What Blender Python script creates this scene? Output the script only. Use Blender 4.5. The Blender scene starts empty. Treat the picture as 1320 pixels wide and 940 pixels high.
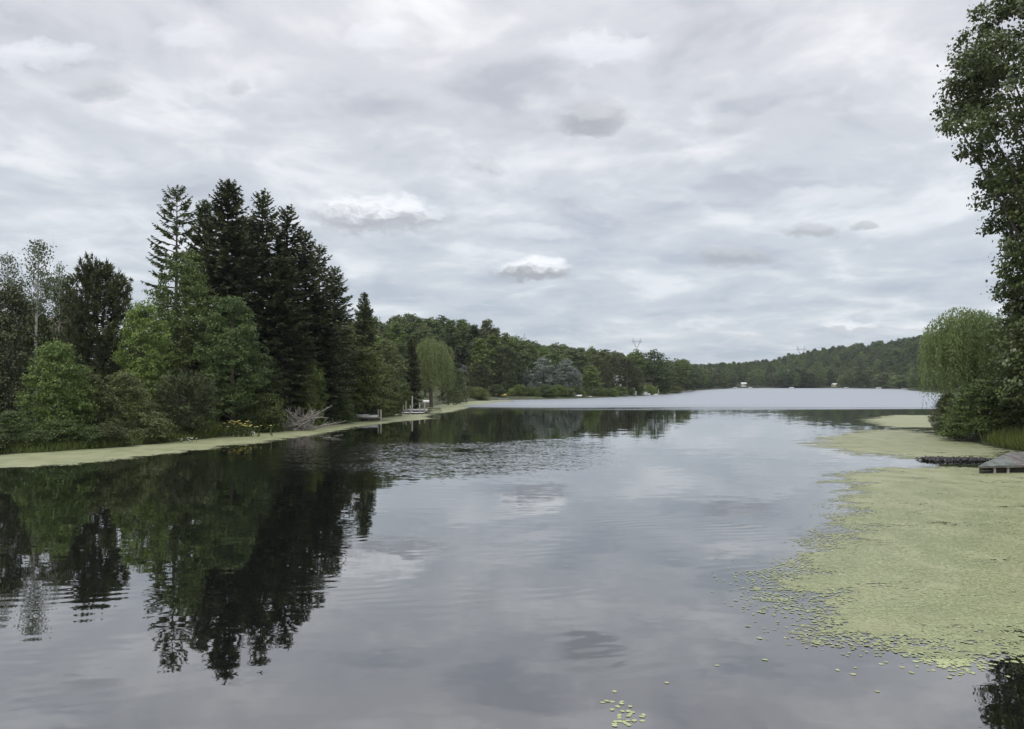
import bpy, math, random
import numpy as np
from mathutils import Vector

# ------------------------------------------------------------------ camera, sky, sun, exposure
SC = bpy.context.scene
COL = SC.collection
F, CX, HY, CAMZ = 1036.0, 660.0, 494.0, 4.5          # photo focal length (px), centre column, horizon row, eye height
cam_d = bpy.data.cameras.new('camera'); cam = bpy.data.objects.new('camera', cam_d); COL.objects.link(cam)
cam_d.sensor_width = 36.0; cam_d.sensor_fit = 'HORIZONTAL'
cam_d.lens = 36.0 * F / 1320.0
cam_d.clip_start = 0.1; cam_d.clip_end = 20000
cam.location = (0, 0, CAMZ)
cam.rotation_euler = (math.radians(90) + math.atan((HY - 470.0) / F), 0, 0)
SC.camera = cam
SC.view_settings.view_transform = 'Standard'; SC.view_settings.look = 'None'
SC.view_settings.gamma = 1.0; SC.view_settings.exposure = 0.2; SC.view_settings.use_curve_mapping = False
SUN_EL, SUN_AZ = 52.0, -150.0                           # high sun behind the cloud, behind the viewer's left shoulder

class NT:
    """small helper round a node tree"""
    def __init__(s, nt): s.nt = nt; s.n = nt.nodes; s.l = nt.links
    def node(s, t, **kw):
        n = s.n.new(t)
        for k, v in kw.items(): setattr(n, k, v)
        return n
    def put(s, sock, v):
        if v is None: return
        if isinstance(v, bpy.types.NodeSocket): s.l.new(v, sock)
        else: sock.default_value = v
    def m(s, op, a, b=None, c=None, clamp=False):
        n = s.n.new('ShaderNodeMath'); n.operation = op; n.use_clamp = clamp
        for i, v in enumerate((a, b, c)): s.put(n.inputs[i], v)
        return n.outputs[0]
    def vm(s, op, a, b=None, scale=None):
        n = s.n.new('ShaderNodeVectorMath'); n.operation = op
        s.put(n.inputs[0], a); s.put(n.inputs[1], b)
        if scale is not None: s.put(n.inputs['Scale'], scale)
        return n.outputs['Value'] if op in ('DOT_PRODUCT', 'LENGTH') else n.outputs[0]
    def xyz(s, x, y, z):
        n = s.n.new('ShaderNodeCombineXYZ')
        for i, v in enumerate((x, y, z)): s.put(n.inputs[i], v)
        return n.outputs[0]
    def sep(s, v):
        n = s.n.new('ShaderNodeSeparateXYZ'); s.put(n.inputs[0], v); return n.outputs
    def noise(s, vec, scale, detail=3.0, rough=0.5, dist=0.0, col=False):
        n = s.n.new('ShaderNodeTexNoise'); s.put(n.inputs['Vector'], vec)
        n.inputs['Scale'].default_value = scale; n.inputs['Detail'].default_value = detail
        n.inputs['Roughness'].default_value = rough; n.inputs['Distortion'].default_value = dist
        return n.outputs['Color' if col else 0]
    def ss(s, v, lo, hi, a=0.0, b=1.0):
        n = s.n.new('ShaderNodeMapRange'); n.interpolation_type = 'SMOOTHSTEP'
        s.put(n.inputs[0], v); s.put(n.inputs[1], lo); s.put(n.inputs[2], hi); s.put(n.inputs[3], a); s.put(n.inputs[4], b)
        return n.outputs[0]
    def mix(s, f, a, b):
        n = s.n.new('ShaderNodeMix'); n.data_type = 'RGBA'
        s.put(n.inputs[0], f)
        for i, v in ((6, a), (7, b)):
            if isinstance(v, tuple) and len(v) == 3: v = (*v, 1)
            s.put(n.inputs[i], v)
        return n.outputs[2]

def srgb(r, g, b):
    return tuple(((c / 255) / 12.92 if c / 255 <= 0.04045 else ((c / 255 + 0.055) / 1.055) ** 2.4) for c in (r, g, b))

world = bpy.data.worlds.new('World'); SC.world = world; world.use_nodes = True
W = NT(world.node_tree); W.n.clear()
sky = W.node('ShaderNodeTexSky', sky_type='NISHITA', sun_disc=False)
sky.sun_elevation = math.radians(SUN_EL); sky.sun_rotation = math.radians(SUN_AZ)
sky.air_density = 1.0; sky.dust_density = 1.5; sky.ozone_density = 1.0
tc = W.node('ShaderNodeTexCoord')
dx, dy, dz = W.sep(tc.outputs['Generated'])
zc = W.m('MAXIMUM', dz, 0.0)
den = W.m('ADD', zc, 0.16)
pl = W.xyz(W.m('DIVIDE', dx, den), W.m('DIVIDE', dy, den), 0.0)      # the direction laid on a flat cloud deck
n1 = W.noise(pl, 1.25, 5, 0.55, 0.3)
n2 = W.noise(W.vm('ADD', pl, (7.3, 2.1, 0)), 2.6, 5, 0.55, 0.5)
n3 = W.noise(W.vm('ADD', pl, (3.3, 9.1, 4)), 6.5, 4, 0.55, 0.4)
el = W.ss(zc, 0.0, 0.48)
base = W.mix(el, srgb(192, 200, 209), srgb(212, 213, 218))
lite = W.mix(el, srgb(219, 224, 229), srgb(242, 242, 244))
dark = W.mix(el, srgb(172, 183, 196), srgb(182, 184, 193))
v = W.m('ADD', W.m('MULTIPLY', n1, 0.5), W.m('MULTIPLY', n2, 0.5))
cl = W.mix(W.m('MULTIPLY', W.ss(v, 0.49, 0.62), 1.0), base, lite)
cl = W.mix(W.m('MULTIPLY', W.ss(v, 0.5, 0.38), 0.85), cl, dark)
cl = W.mix(W.m('MULTIPLY', W.ss(n3, 0.52, 0.72), 0.32), cl, lite)
cl = W.mix(W.m('MULTIPLY', W.ss(n3, 0.46, 0.28), 0.22), cl, dark)
# low separate cumulus below the deck: azimuth (right of north) and elevation in tangent units
yy = W.m('MAXIMUM', dy, 0.05)
ta = W.m('DIVIDE', dx, yy); te = W.m('DIVIDE', dz, yy)
wv_ = W.noise(W.xyz(ta, W.m('MULTIPLY', te, 1.6), 0.0), 14, 5, 0.62, col=True)
wr, wg, wb = W.sep(W.vm('SUBTRACT', wv_, (0.5, 0.5, 0.5)))
ta = W.m('ADD', ta, W.m('MULTIPLY', wr, 0.085)); te = W.m('ADD', te, W.m('MULTIPLY', wg, 0.030))
wob = W.noise(W.xyz(W.m('MULTIPLY', ta, 1.0), W.m('MULTIPLY', te, 1.8), 0.0), 34, 5, 0.65)
wob2 = W.noise(W.xyz(W.m('MULTIPLY', ta, 1.0), W.m('MULTIPLY', te, 2.4), 3.0), 9, 3, 0.5)
front = W.ss(dy, 0.05, 0.25)
CUM = [  # az, el, half width, half height, top brightness, bottom brightness, opacity
    (485, 278, 88, 30, 250, 174, .95), (682, 347, 54, 16, 250, 162, .95), (757, 150, 54, 32, 196, 160, .75),
    (947, 332, 62, 14, 190, 166, .75), (1050, 299, 36, 11, 190, 168, .7), (1090, 421, 34, 9, 240, 200, .9),
    (122, 116, 46, 18, 198, 176, .6), (303, 112, 18, 14, 198, 178, .45), (630, 215, 22, 11, 188, 170, .55),
    (958, 433, 26, 6, 226, 205, .7), (1022, 434, 20, 6, 224, 205, .6), (1118, 292, 16, 7, 184, 168, .6),
    (1190, 423, 36, 9, 236, 205, .8), (600, 300, 30, 7, 214, 200, .5), (940, 165, 30, 14, 194, 180, .45),
    (690, 300, 70, 14, 238, 222, .5), (670, 222, 46, 24, 238, 222, .5), (1080, 252, 80, 13, 236, 224, .4),
    (250, 40, 50, 22, 242, 232, .45), (490, 45, 46, 24, 244, 234, .5), (770, 62, 80, 24, 244, 236, .6), (40, 70, 80, 22, 244, 232, .6)]
for (px, py, a, b, bt, bb, op) in CUM:
    u0, v0 = (px - CX) / F, (HY - py) / F
    du = W.m('DIVIDE', W.m('SUBTRACT', ta, u0), a / F)
    dv = W.m('DIVIDE', W.m('SUBTRACT', te, v0), b / F)
    dv2 = W.m('ADD', dv, W.m('MULTIPLY', W.m('SUBTRACT', wob, 0.5), 1.5))
    low = W.m('MULTIPLY', W.m('LESS_THAN', dv2, 0.0), 0.5)      # flatter undersides
    e = W.m('ADD', W.m('MULTIPLY', du, du), W.m('MULTIPLY', W.m('MULTIPLY', dv2, dv2), W.m('ADD', low, 1.0)))
    e = W.m('ADD', e, W.m('MULTIPLY', W.m('SUBTRACT', wob2, 0.5), 1.6))
    mk = W.m('MULTIPLY', W.m('MULTIPLY', W.ss(e, 1.35, 0.1), op), front)
    cc = W.mix(W.ss(dv2, -0.25, 0.5), srgb(bb, bb + 2, bb + 8), srgb(bt, bt + 2, min(255, bt + 6)))
    cl = W.mix(mk, cl, cc)
SKYK = 0.1
# an overcast sky grows brighter towards the zenith, as the standard overcast sky does
cl = W.vm('SCALE', cl, scale=W.m('MULTIPLY', W.m('ADD', 1.0, W.m('MULTIPLY', W.ss(zc, 0.35, 1.0), 1.5)), 1.0 / SKYK))
full = W.mix(0.92, sky.outputs[0], cl)
bg = W.node('ShaderNodeBackground'); bg.inputs['Strength'].default_value = SKYK
W.put(bg.inputs['Color'], full)
wo = W.node('ShaderNodeOutputWorld'); W.l.new(bg.outputs[0], wo.inputs[0])

sun_d = bpy.data.lights.new('sun', 'SUN'); sun = bpy.data.objects.new('sun', sun_d); COL.objects.link(sun)
sun_d.energy = 1.5; sun_d.angle = math.radians(18); sun_d.color = (1.0, 0.96, 0.9)
az = math.radians(SUN_AZ); e_ = math.radians(SUN_EL)
sdir = Vector((math.sin(az) * math.cos(e_), math.cos(az) * math.cos(e_), math.sin(e_)))
sun.rotation_euler = sdir.to_track_quat('Z', 'Y').to_euler(); sun.location = (0, -20, 60)

# ------------------------------------------------------------------ object helpers
def tag(o, label=None, cat=None, group=None, kind=None):
    if label: o['label'] = label
    if cat: o['category'] = cat
    if group: o['group'] = group
    if kind: o['kind'] = kind
    return o
def obj(name, me, mat=None, parent=None):
    o = bpy.data.objects.new(name, me); COL.objects.link(o)
    if mat is not None and len(me.materials) == 0: me.materials.append(mat)
    if parent: o.parent = parent
    return o
def empty(name, loc=(0, 0, 0), rz=0.0):
    o = bpy.data.objects.new(name, None); COL.objects.link(o); o.location = loc; o.rotation_euler = (0, 0, rz)
    o.empty_display_size = 0.2
    return o
def mesh_np(name, V, Fq, tint=None, smooth=False):
    """V (n,3); Fq (m,k) all faces with k corners"""
    me = bpy.data.meshes.new(name)
    V = np.asarray(V, dtype=np.float32); Fq = np.asarray(Fq, dtype=np.int32)
    m, k = Fq.shape
    me.vertices.add(len(V)); me.vertices.foreach_set('co', V.ravel())
    me.loops.add(m * k); me.loops.foreach_set('vertex_index', Fq.ravel())
    me.polygons.add(m); me.polygons.foreach_set('loop_start', np.arange(m, dtype=np.int32) * k)
    me.update(calc_edges=True)
    if smooth: me.polygons.foreach_set('use_smooth', np.ones(m, dtype=bool))
    if tint is not None:
        a = me.attributes.new('tint', 'FLOAT', 'POINT'); a.data.foreach_set('value', np.asarray(tint, dtype=np.float32))
    return me
class MB:
    """collects boxes, tubes and lofts, then builds one mesh"""
    def __init__(s): s.v = []; s.f = []
    def add(s, vs, fs):
        o = len(s.v); s.v += [tuple(p) for p in vs]; s.f += [tuple(i + o for i in f) for f in fs]; return s
    def box(s, x0, x1, y0, y1, z0, z1):
        v = [(x, y, z) for z in (z0, z1) for y in (y0, y1) for x in (x0, x1)]
        return s.add(v, [(0, 2, 3, 1), (4, 5, 7, 6), (0, 1, 5, 4), (2, 6, 7, 3), (0, 4, 6, 2), (1, 3, 7, 5)])
    def tube(s, pts, rad, n=6, cap=True):
        pts = [Vector(p) for p in pts]; vs = []; fs = []
        for i, p in enumerate(pts):
            t = (pts[min(i + 1, len(pts) - 1)] - pts[max(i - 1, 0)]).normalized()
            a = Vector((0, 0, 1)) if abs(t.z) < 0.9 else Vector((1, 0, 0))
            u = t.cross(a).normalized(); w = t.cross(u)
            r = rad[i] if isinstance(rad, (list, tuple)) else rad
            for k in range(n):
                q = 2 * math.pi * k / n
                vs.append(p + u * (math.cos(q) * r) + w * (math.sin(q) * r))
        for i in range(len(pts) - 1):
            for k in range(n):
                fs.append((i * n + k, i * n + (k + 1) % n, (i + 1) * n + (k + 1) % n, (i + 1) * n + k))
        if cap:
            fs.append(tuple(range(n - 1, -1, -1))); fs.append(tuple(range((len(pts) - 1) * n, len(pts) * n)))
        return s.add(vs, fs)
    def mesh(s, name, smooth=False):
        me = bpy.data.meshes.new(name); me.from_pydata(s.v, [], s.f); me.update()
        if smooth:
            for p in me.polygons: p.use_smooth = True
        return me
    def build(s, name, mat, parent=None, smooth=False): return obj(name, s.mesh(name, smooth), mat, parent)

# ------------------------------------------------------------------ materials
def new_mat(name):
    m = bpy.data.materials.new(name); m.use_nodes = True
    T = NT(m.node_tree); T.n.clear(); out = T.node('ShaderNodeOutputMaterial')
    return m, T, out
def leaf_mat(name, c_dark, c_light, trans=0.25, rough=0.55, spec=0.35, jitter=0.45):
    m, T, out = new_mat(name)
    at = T.node('ShaderNodeAttribute', attribute_name='tint'); oi = T.node('ShaderNodeObjectInfo')
    f = T.m('ADD', T.m('MULTIPLY', at.outputs['Fac'], 0.75), T.m('MULTIPLY', oi.outputs['Random'], 0.25))
    c = T.mix(f, c_dark, c_light)
    h = T.node('ShaderNodeHueSaturation'); T.put(h.inputs['Color'], c)
    T.put(h.inputs['Hue'], T.m('ADD', 0.5 - 0.008, T.m('MULTIPLY', oi.outputs['Random'], 0.022)))
    T.put(h.inputs['Value'], T.m('ADD', 1.0 - jitter / 2, T.m('MULTIPLY', oi.outputs['Random'], jitter)))
    p = T.node('ShaderNodeBsdfPrincipled'); T.put(p.inputs['Base Color'], h.outputs[0])
    p.inputs['Roughness'].default_value = rough; p.inputs['Specular IOR Level'].default_value = spec
    t = T.node('ShaderNodeBsdfTranslucent'); T.put(t.inputs['Color'], h.outputs[0])
    mx = T.node('ShaderNodeMixShader'); mx.inputs[0].default_value = trans
    T.l.new(p.outputs[0], mx.inputs[1]); T.l.new(t.outputs[0], mx.inputs[2]); T.l.new(mx.outputs[0], out.inputs[0])
    return m
def plain_mat(name, c1, c2, scale=4.0, rough=0.7, metallic=0.0, stretch=(1, 1, 1), bump=0.0, objcoord=True):
    m, T, out = new_mat(name)
    tcn = T.node('ShaderNodeTexCoord')
    vec = T.vm('MULTIPLY', tcn.outputs['Object'], stretch)
    n = T.noise(vec, scale, 5, 0.6)
    p = T.node('ShaderNodeBsdfPrincipled'); T.put(p.inputs['Base Color'], T.mix(T.ss(n, 0.3, 0.7), c1, c2))
    p.inputs['Roughness'].default_value = rough; p.inputs['Metallic'].default_value = metallic
    if bump:
        b = T.node('ShaderNodeBump'); b.inputs['Strength'].default_value = bump; b.inputs['Distance'].default_value = 0.02
        T.put(b.inputs['Height'], n); T.l.new(b.outputs[0], p.inputs['Normal'])
    T.l.new(p.outputs[0], out.inputs[0]); return m
M = {}
M['spruce'] = leaf_mat('spruce_needles', (0.044, 0.058, 0.025), (0.135, 0.158, 0.064), 0.16)
M['pine'] = leaf_mat('pine_needles', (0.036, 0.052, 0.020), (0.105, 0.130, 0.046), 0.15)
M['pine_br'] = leaf_mat('pine_needles_brownish', (0.050, 0.054, 0.024), (0.110, 0.114, 0.052), 0.12)
M['leaf'] = leaf_mat('leaves_green', (0.050, 0.074, 0.017), (0.138, 0.180, 0.046), 0.28)
M['leaf_md'] = leaf_mat('leaves_mid_green', (0.040, 0.060, 0.015), (0.115, 0.148, 0.040), 0.26)
M['leaf_dk'] = leaf_mat('leaves_dark_green', (0.034, 0.054, 0.016), (0.092, 0.123, 0.036), 0.24)
M['leaf_lt'] = leaf_mat('leaves_yellow_green', (0.080, 0.112, 0.024), (0.180, 0.225, 0.058), 0.3)
M['leaf_ol'] = leaf_mat('leaves_olive', (0.062, 0.078, 0.026), (0.130, 0.150, 0.056), 0.25)
M['silver'] = leaf_mat('leaves_silver', (0.13, 0.155, 0.13), (0.27, 0.31, 0.265), 0.2)
M['willow'] = leaf_mat('willow_leaves', (0.088, 0.116, 0.036), (0.190, 0.228, 0.082), 0.28)
M['aspen'] = leaf_mat('aspen_leaves', (0.060, 0.085, 0.042), (0.140, 0.170, 0.095), 0.25)
M['cotton'] = leaf_mat('cottonwood_leaves', (0.046, 0.070, 0.018), (0.130, 0.175, 0.050), 0.32, 0.4, 0.5)
M['cedar'] = leaf_mat('cedar_sprays', (0.036, 0.056, 0.018), (0.085, 0.108, 0.034), 0.12)
M['grass'] = leaf_mat('grass_blades', (0.055, 0.080, 0.016), (0.150, 0.180, 0.045), 0.3)
M['petal'] = leaf_mat('flower_petals', (0.50, 0.40, 0.06), (0.85, 0.75, 0.30), 0.2, jitter=0.1)
M['bark'] = plain_mat('bark', (0.045, 0.036, 0.028), (0.12, 0.10, 0.08), 9, 0.9, stretch=(1, 1, 0.25), bump=0.4)
M['bark_pale'] = plain_mat('bark_pale', (0.25, 0.24, 0.21), (0.42, 0.41, 0.38), 5, 0.8, stretch=(1, 1, 2))
M['deadwood'] = plain_mat('deadwood', (0.18, 0.165, 0.145), (0.34, 0.315, 0.29), 6, 0.85)
M['wetwood'] = plain_mat('wet_dark_wood', (0.010, 0.010, 0.009), (0.04, 0.038, 0.032), 7, 0.45)
M['white'] = plain_mat('white_paint', (0.48, 0.48, 0.46), (0.66, 0.66, 0.65), 3, 0.5)
M['offwhite'] = plain_mat('cream_paint', (0.50, 0.48, 0.42), (0.66, 0.63, 0.56), 3, 0.6)
M['yellow'] = plain_mat('yellow_plastic', (0.62, 0.46, 0.10), (0.72, 0.58, 0.20), 3, 0.45)
M['wood'] = plain_mat('weathered_wood', (0.20, 0.18, 0.155), (0.38, 0.35, 0.31), 5, 0.85, stretch=(0.4, 3, 1))
M['palewood'] = plain_mat('pale_post_wood', (0.24, 0.225, 0.195), (0.38, 0.36, 0.32), 5, 0.8)
M['darkwood'] = plain_mat('dark_boards', (0.02, 0.018, 0.015), (0.05, 0.045, 0.04), 5, 0.85)
M['roofgrey'] = plain_mat('grey_roof', (0.14, 0.15, 0.16), (0.24, 0.25, 0.27), 5, 0.7)
M['roofbrown'] = plain_mat('brown_roof', (0.10, 0.07, 0.055), (0.18, 0.13, 0.10), 5, 0.8)
M['pinkwall'] = plain_mat('pink_brick', (0.34, 0.23, 0.19), (0.46, 0.34, 0.29), 6, 0.85)
M['greenroof'] = plain_mat('mossy_grey_sheet', (0.06, 0.075, 0.066), (0.15, 0.165, 0.15), 2.2, 0.6, stretch=(1, 3, 1), bump=0.2)
M['pinkroof'] = plain_mat('rusty_grey_sheet', (0.06, 0.056, 0.053), (0.15, 0.14, 0.13), 2.2, 0.6, stretch=(1, 3, 1), bump=0.2)
M['steel'] = plain_mat('galvanised_steel', (0.30, 0.32, 0.34), (0.40, 0.42, 0.44), 3, 0.6, 0.2)
M['stone'] = plain_mat('grey_stone', (0.16, 0.155, 0.14), (0.34, 0.33, 0.31), 5, 0.9, bump=0.5)
def glass_mat():
    m, T, out = new_mat('window_glass'); p = T.node('ShaderNodeBsdfPrincipled')
    p.inputs['Base Color'].default_value = (0.02, 0.025, 0.03, 1); p.inputs['Roughness'].default_value = 0.05
    T.l.new(p.outputs[0], out.inputs[0]); return m
M['glass'] = glass_mat()

# ------------------------------------------------------------------ layout maths
def at(px, py, z=0.0):
    """photo pixel of a point known to be at height z -> world x, y"""
    D = (CAMZ - z) * F / (py - HY); return ((px - CX) / F * D, D)
def xat(px, D): return (px - CX) / F * D
def topz(py, D): return CAMZ + (HY - py) * D / F

L_BANK = [(0, 586), (60, 583), (100, 580), (150, 577), (200, 572), (235, 569), (270, 565), (320, 559), (360, 553.5), (400, 550), (440, 546.5),
          (480, 541.5), (500, 537.5), (520, 531.5), (545, 526.5), (570, 521.5), (610, 517.2), (650, 515.5), (700, 515.0), (760, 513.2), (830, 510.2),
          (860, 508), (880, 505.2), (905, 503.0), (940, 501.2)]
lake = [(-60, -40), (-46, 5), (-38, 34)] + [at(*p) for p in L_BANK]
lake += [(200, 725), (240, 730), (275, 715), (292, 690), (300, 640), (285, 590), (243, 490), (205, 398), (192, 358), (125, 228), (82, 150),
         (62, 118), (50, 97), (42, 80), (37, 68), (34, 58), (33, 50), (32.5, 44), (36, 38), (42, 24), (50, 5), (60, -40)]
LAKE = np.array(lake)
def sdist(P):
    """signed distance to the lake outline, positive on land"""
    P = np.atleast_2d(np.asarray(P, float)); best = np.full(len(P), 1e18); inside = np.zeros(len(P), bool)
    n = len(LAKE)
    for i in range(n):
        a = LAKE[i]; b = LAKE[(i + 1) % n]; ab = b - a
        t = np.clip(((P - a) @ ab) / (ab @ ab), 0, 1)
        d = np.sum((P - a - t[:, None] * ab) ** 2, 1); best = np.minimum(best, d)
        c = ((a[1] > P[:, 1]) != (b[1] > P[:, 1]))
        xi = a[0] + (P[:, 1] - a[1]) * (ab[0] / (ab[1] if ab[1] != 0 else 1e-9))
        inside ^= c & (P[:, 0] < xi)
    d = np.sqrt(best); return np.where(inside, -d, d)
RPX = [-600, 300, 440, 490, 540, 590, 640, 690, 760, 840, 900, 960, 1000, 1050, 1100, 1150, 1190, 1320, 2200]
RDD = [260, 260, 240, 230, 230, 250, 280, 330, 390, 490, 660, 900, 1000, 1000, 950, 900, 850, 850, 850]
RHH = [9, 9, 10, 11, 13.5, 12, 9.5, 6.5, 8, 10, 11, 12, 19, 30, 33, 35.5, 39, 47, 55]
SPX = [-600, 300, 440, 520, 570, 640, 700, 760, 830, 880, 940, 1000, 1100, 1160, 1190, 1320, 2200]
SDD = [60, 90, 100, 135, 170, 225, 230, 250, 300, 430, 720, 740, 720, 620, 480, 300, 300]
def smooth(t): t = np.clip(t, 0, 1); return t * t * (3 - 2 * t)
def vnoise(x, y):
    return (np.sin(x * 0.031 + 1.3) * np.cos(y * 0.027 + 0.4) + 0.5 * np.sin(x * 0.083 + y * 0.061) + 0.3 * np.cos(x * 0.17 - y * 0.13 + 2.0)) / 1.8
def ground(P):
    P = np.atleast_2d(np.asarray(P, float)); x, y = P[:, 0], P[:, 1]
    d = sdist(P)
    yc = np.maximum(y, 30.0); px = np.clip(CX + F * x / yc, -600, 2200)
    Dr = np.interp(px, RPX, RDD); Hr = np.interp(px, RPX, RHH); Ds = np.interp(px, SPX, SDD)
    t = (y - Ds) / (Dr - Ds)
    hill = Hr * smooth(t) * smooth(d / 60.0)
    hill = hill * np.where(t > 1, 1 - 0.35 * smooth((t - 1) * Dr / 400), 1)
    back = 27 + 4 * np.sin(x * 0.004 + 0.9) + 2 * np.sin(x * 0.011)
    hill = np.maximum(hill, back * smooth((y - 1150) / 500.0))
    bank = 0.42 * smooth(d / 1.6) + 0.02 * np.clip(d, 0, 40) + 0.25 * smooth(d / 6) * (1 + vnoise(x * 4, y * 4))
    land = bank + hill + np.where(d > 20, 1.2 * vnoise(x, y), 0) * smooth((d - 20) / 60)
    return np.where(d < 0, -np.clip(-d * 0.22, 0, 2.5), land)
def gz(x, y): return float(ground([(x, y)])[0])

# ------------------------------------------------------------------ terrain, water
def axis(a, b, step, lim, grow=1.13):
    v = list(np.arange(a, b + 1e-6, step)); s = step
    while v[-1] < lim[1]: s *= grow; v.append(v[-1] + s)
    s = step
    while v[0] > lim[0]: s *= grow; v.insert(0, v[0] - s)
    return np.array(v)
gx = axis(-46, 56, 1.0, (-6000, 6000), 1.07); gy = axis(30, 130, 1.0, (-400, 9000), 1.07)
X, Y = np.meshgrid(gx, gy); P2 = np.stack([X.ravel(), Y.ravel()], 1); Z = ground(P2)
nx, ny = len(gx), len(gy)
ii = (np.arange(ny - 1)[:, None] * nx + np.arange(nx - 1)[None]).ravel()
terrain_me = mesh_np('terrain', np.column_stack([P2, Z]), np.stack([ii, ii + 1, ii + nx + 1, ii + nx], 1), smooth=True)
def soil_mat():
    m, T, out = new_mat('forest_floor'); g = T.node('ShaderNodeNewGeometry')
    n = T.noise(g.outputs['Position'], 0.8, 6, 0.65); n2_ = T.noise(g.outputs['Position'], 0.06, 3, 0.5)
    c = T.mix(T.ss(n, 0.35, 0.65), (0.022, 0.022, 0.011), (0.05, 0.062, 0.02))
    c = T.mix(T.m('MULTIPLY', T.ss(n2_, 0.4, 0.6), 0.5), c, (0.045, 0.065, 0.02))
    p = T.node('ShaderNodeBsdfPrincipled'); T.put(p.inputs['Base Color'], c); p.inputs['Roughness'].default_value = 0.95
    b = T.node('ShaderNodeBump'); b.inputs['Strength'].default_value = 0.6; b.inputs['Distance'].default_value = 0.15
    T.put(b.inputs['Height'], n); T.l.new(b.outputs[0], p.inputs['Normal']); T.l.new(p.outputs[0], out.inputs[0]); return m
tag(obj('terrain', terrain_me, soil_mat()), kind='structure')

def water_mat():
    m, T, out = new_mat('lake_water'); g = T.node('ShaderNodeNewGeometry'); P = g.outputs['Position']
    x, y, z = T.sep(P)
    # wind-ruffled water: the open lake beyond the pad beds, and a puff in front of the spruces
    wn = T.noise(T.vm('MULTIPLY', P, (0.02, 0.06, 1)), 1.0, 3, 0.6)
    wl = T.noise(T.vm('MULTIPLY', P, (0.006, 0.09, 1)), 1.0, 4, 0.6)
    yy_ = T.m('ADD', T.m('ADD', y, T.m('MULTIPLY', T.m('SUBTRACT', wn, 0.5), 30)), T.m('MULTIPLY', T.m('SUBTRACT', wl, 0.5), 70))
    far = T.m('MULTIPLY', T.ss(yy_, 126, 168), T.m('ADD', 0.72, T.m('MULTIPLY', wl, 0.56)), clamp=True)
    wn2 = T.noise(T.vm('MULTIPLY', P, (0.10, 0.16, 1)), 1.0, 4, 0.65)
    puff = T.m('MULTIPLY', T.ss(y, 37, 45), T.ss(y, 66, 55))
    puff = T.m('MULTIPLY', puff, T.m('MULTIPLY', T.ss(x, -19, -10), T.ss(x, 9, -2)))
    puff = T.m('MULTIPLY', puff, T.ss(wn2, 0.22, 0.55))
    puffb = T.m('MULTIPLY', T.m('MULTIPLY', T.ss(y, 42, 46), T.ss(y, 53, 49)), T.m('MULTIPLY', T.ss(x, -25, -22), T.ss(x, -15, -19)))
    puff = T.m('MAXIMUM', puff, T.m('MULTIPLY', puffb, T.ss(wn2, 0.45, 0.58)))
    # slopes
    fine = T.noise(T.vm('MULTIPLY', P, (1.0, 1.5, 1)), 5.0, 2, 0.5, col=True)
    fr, fg, fb = T.sep(T.vm('SUBTRACT', fine, (0.5, 0.5, 0.5)))
    midn = T.noise(T.vm('MULTIPLY', P, (0.7, 1.6, 1)), 1.5, 2, 0.5, col=True)
    mr, mg, mb = T.sep(T.vm('SUBTRACT', midn, (0.5, 0.5, 0.5)))
    swell = T.noise(T.vm('MULTIPLY', P, (0.12, 0.35, 1)), 1.0, 2, 0.5, col=True)
    sr, sg, sb = T.sep(T.vm('SUBTRACT', swell, (0.5, 0.5, 0.5)))
    warp = T.noise(P, 0.45, 2, 0.5)
    gm = T.noise(T.vm('MULTIPLY', P, (0.16, 0.22, 1)), 1.0, 2, 0.5)
    ph = T.m('ADD', T.m('MULTIPLY', T.m('ADD', T.m('MULTIPLY', x, -0.25), T.m('MULTIPLY', y, 0.97)), 13.5), T.m('MULTIPLY', warp, 12.0))
    trainm = T.m('MULTIPLY', T.ss(gm, 0.48, 0.70), T.m('MULTIPLY', T.m('MULTIPLY', T.ss(y, 10, 14), T.ss(y, 34, 24)), T.ss(x, -13, -5, 0.25, 1.0)))
    tr = T.m('MULTIPLY', T.m('SINE', ph), T.m('MULTIPLY', trainm, 0.016))
    amp_f = T.m('ADD', T.m('ADD', T.m('MULTIPLY', puff, 0.42), T.m('MULTIPLY', far, 0.0)), 0.006)
    amp_m = T.m('ADD', T.m('ADD', T.m('MULTIPLY', puff, 0.15), T.m('MULTIPLY', far, 0.0)), 0.022)
    sxv = T.m('ADD', T.m('ADD', T.m('MULTIPLY', fr, amp_f), T.m('MULTIPLY', mr, T.m('MULTIPLY', amp_m, 0.5))), T.m('MULTIPLY', sr, 0.006))
    syv = T.m('ADD', T.m('ADD', T.m('MULTIPLY', fg, amp_f), T.m('MULTIPLY', mg, amp_m)), T.m('ADD', T.m('MULTIPLY', sg, 0.010), tr))
    nrm = T.vm('NORMALIZE', T.xyz(sxv, syv, 1.0))
    rough = T.m('ADD', 0.015, T.m('ADD', T.m('MULTIPLY', puff, 0.06), T.m('MULTIPLY', far, 0.40)))
    p = T.node('ShaderNodeBsdfPrincipled'); p.inputs['Base Color'].default_value = (0.005, 0.006, 0.005, 1); p.inputs['IOR'].default_value = 2.0
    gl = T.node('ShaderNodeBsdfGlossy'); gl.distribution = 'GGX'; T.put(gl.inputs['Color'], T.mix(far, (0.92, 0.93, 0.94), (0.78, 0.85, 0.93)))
    for n_ in (p, gl): T.put(n_.inputs['Roughness'], rough); T.l.new(nrm, n_.inputs['Normal'])
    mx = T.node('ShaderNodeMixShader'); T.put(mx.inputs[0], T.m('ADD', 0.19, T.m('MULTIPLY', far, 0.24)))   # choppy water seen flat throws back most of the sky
    T.l.new(p.outputs[0], mx.inputs[1]); T.l.new(gl.outputs[0], mx.inputs[2]); T.l.new(mx.outputs[0], out.inputs[0]); return m
wx0, wx1 = -70, 320
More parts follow.
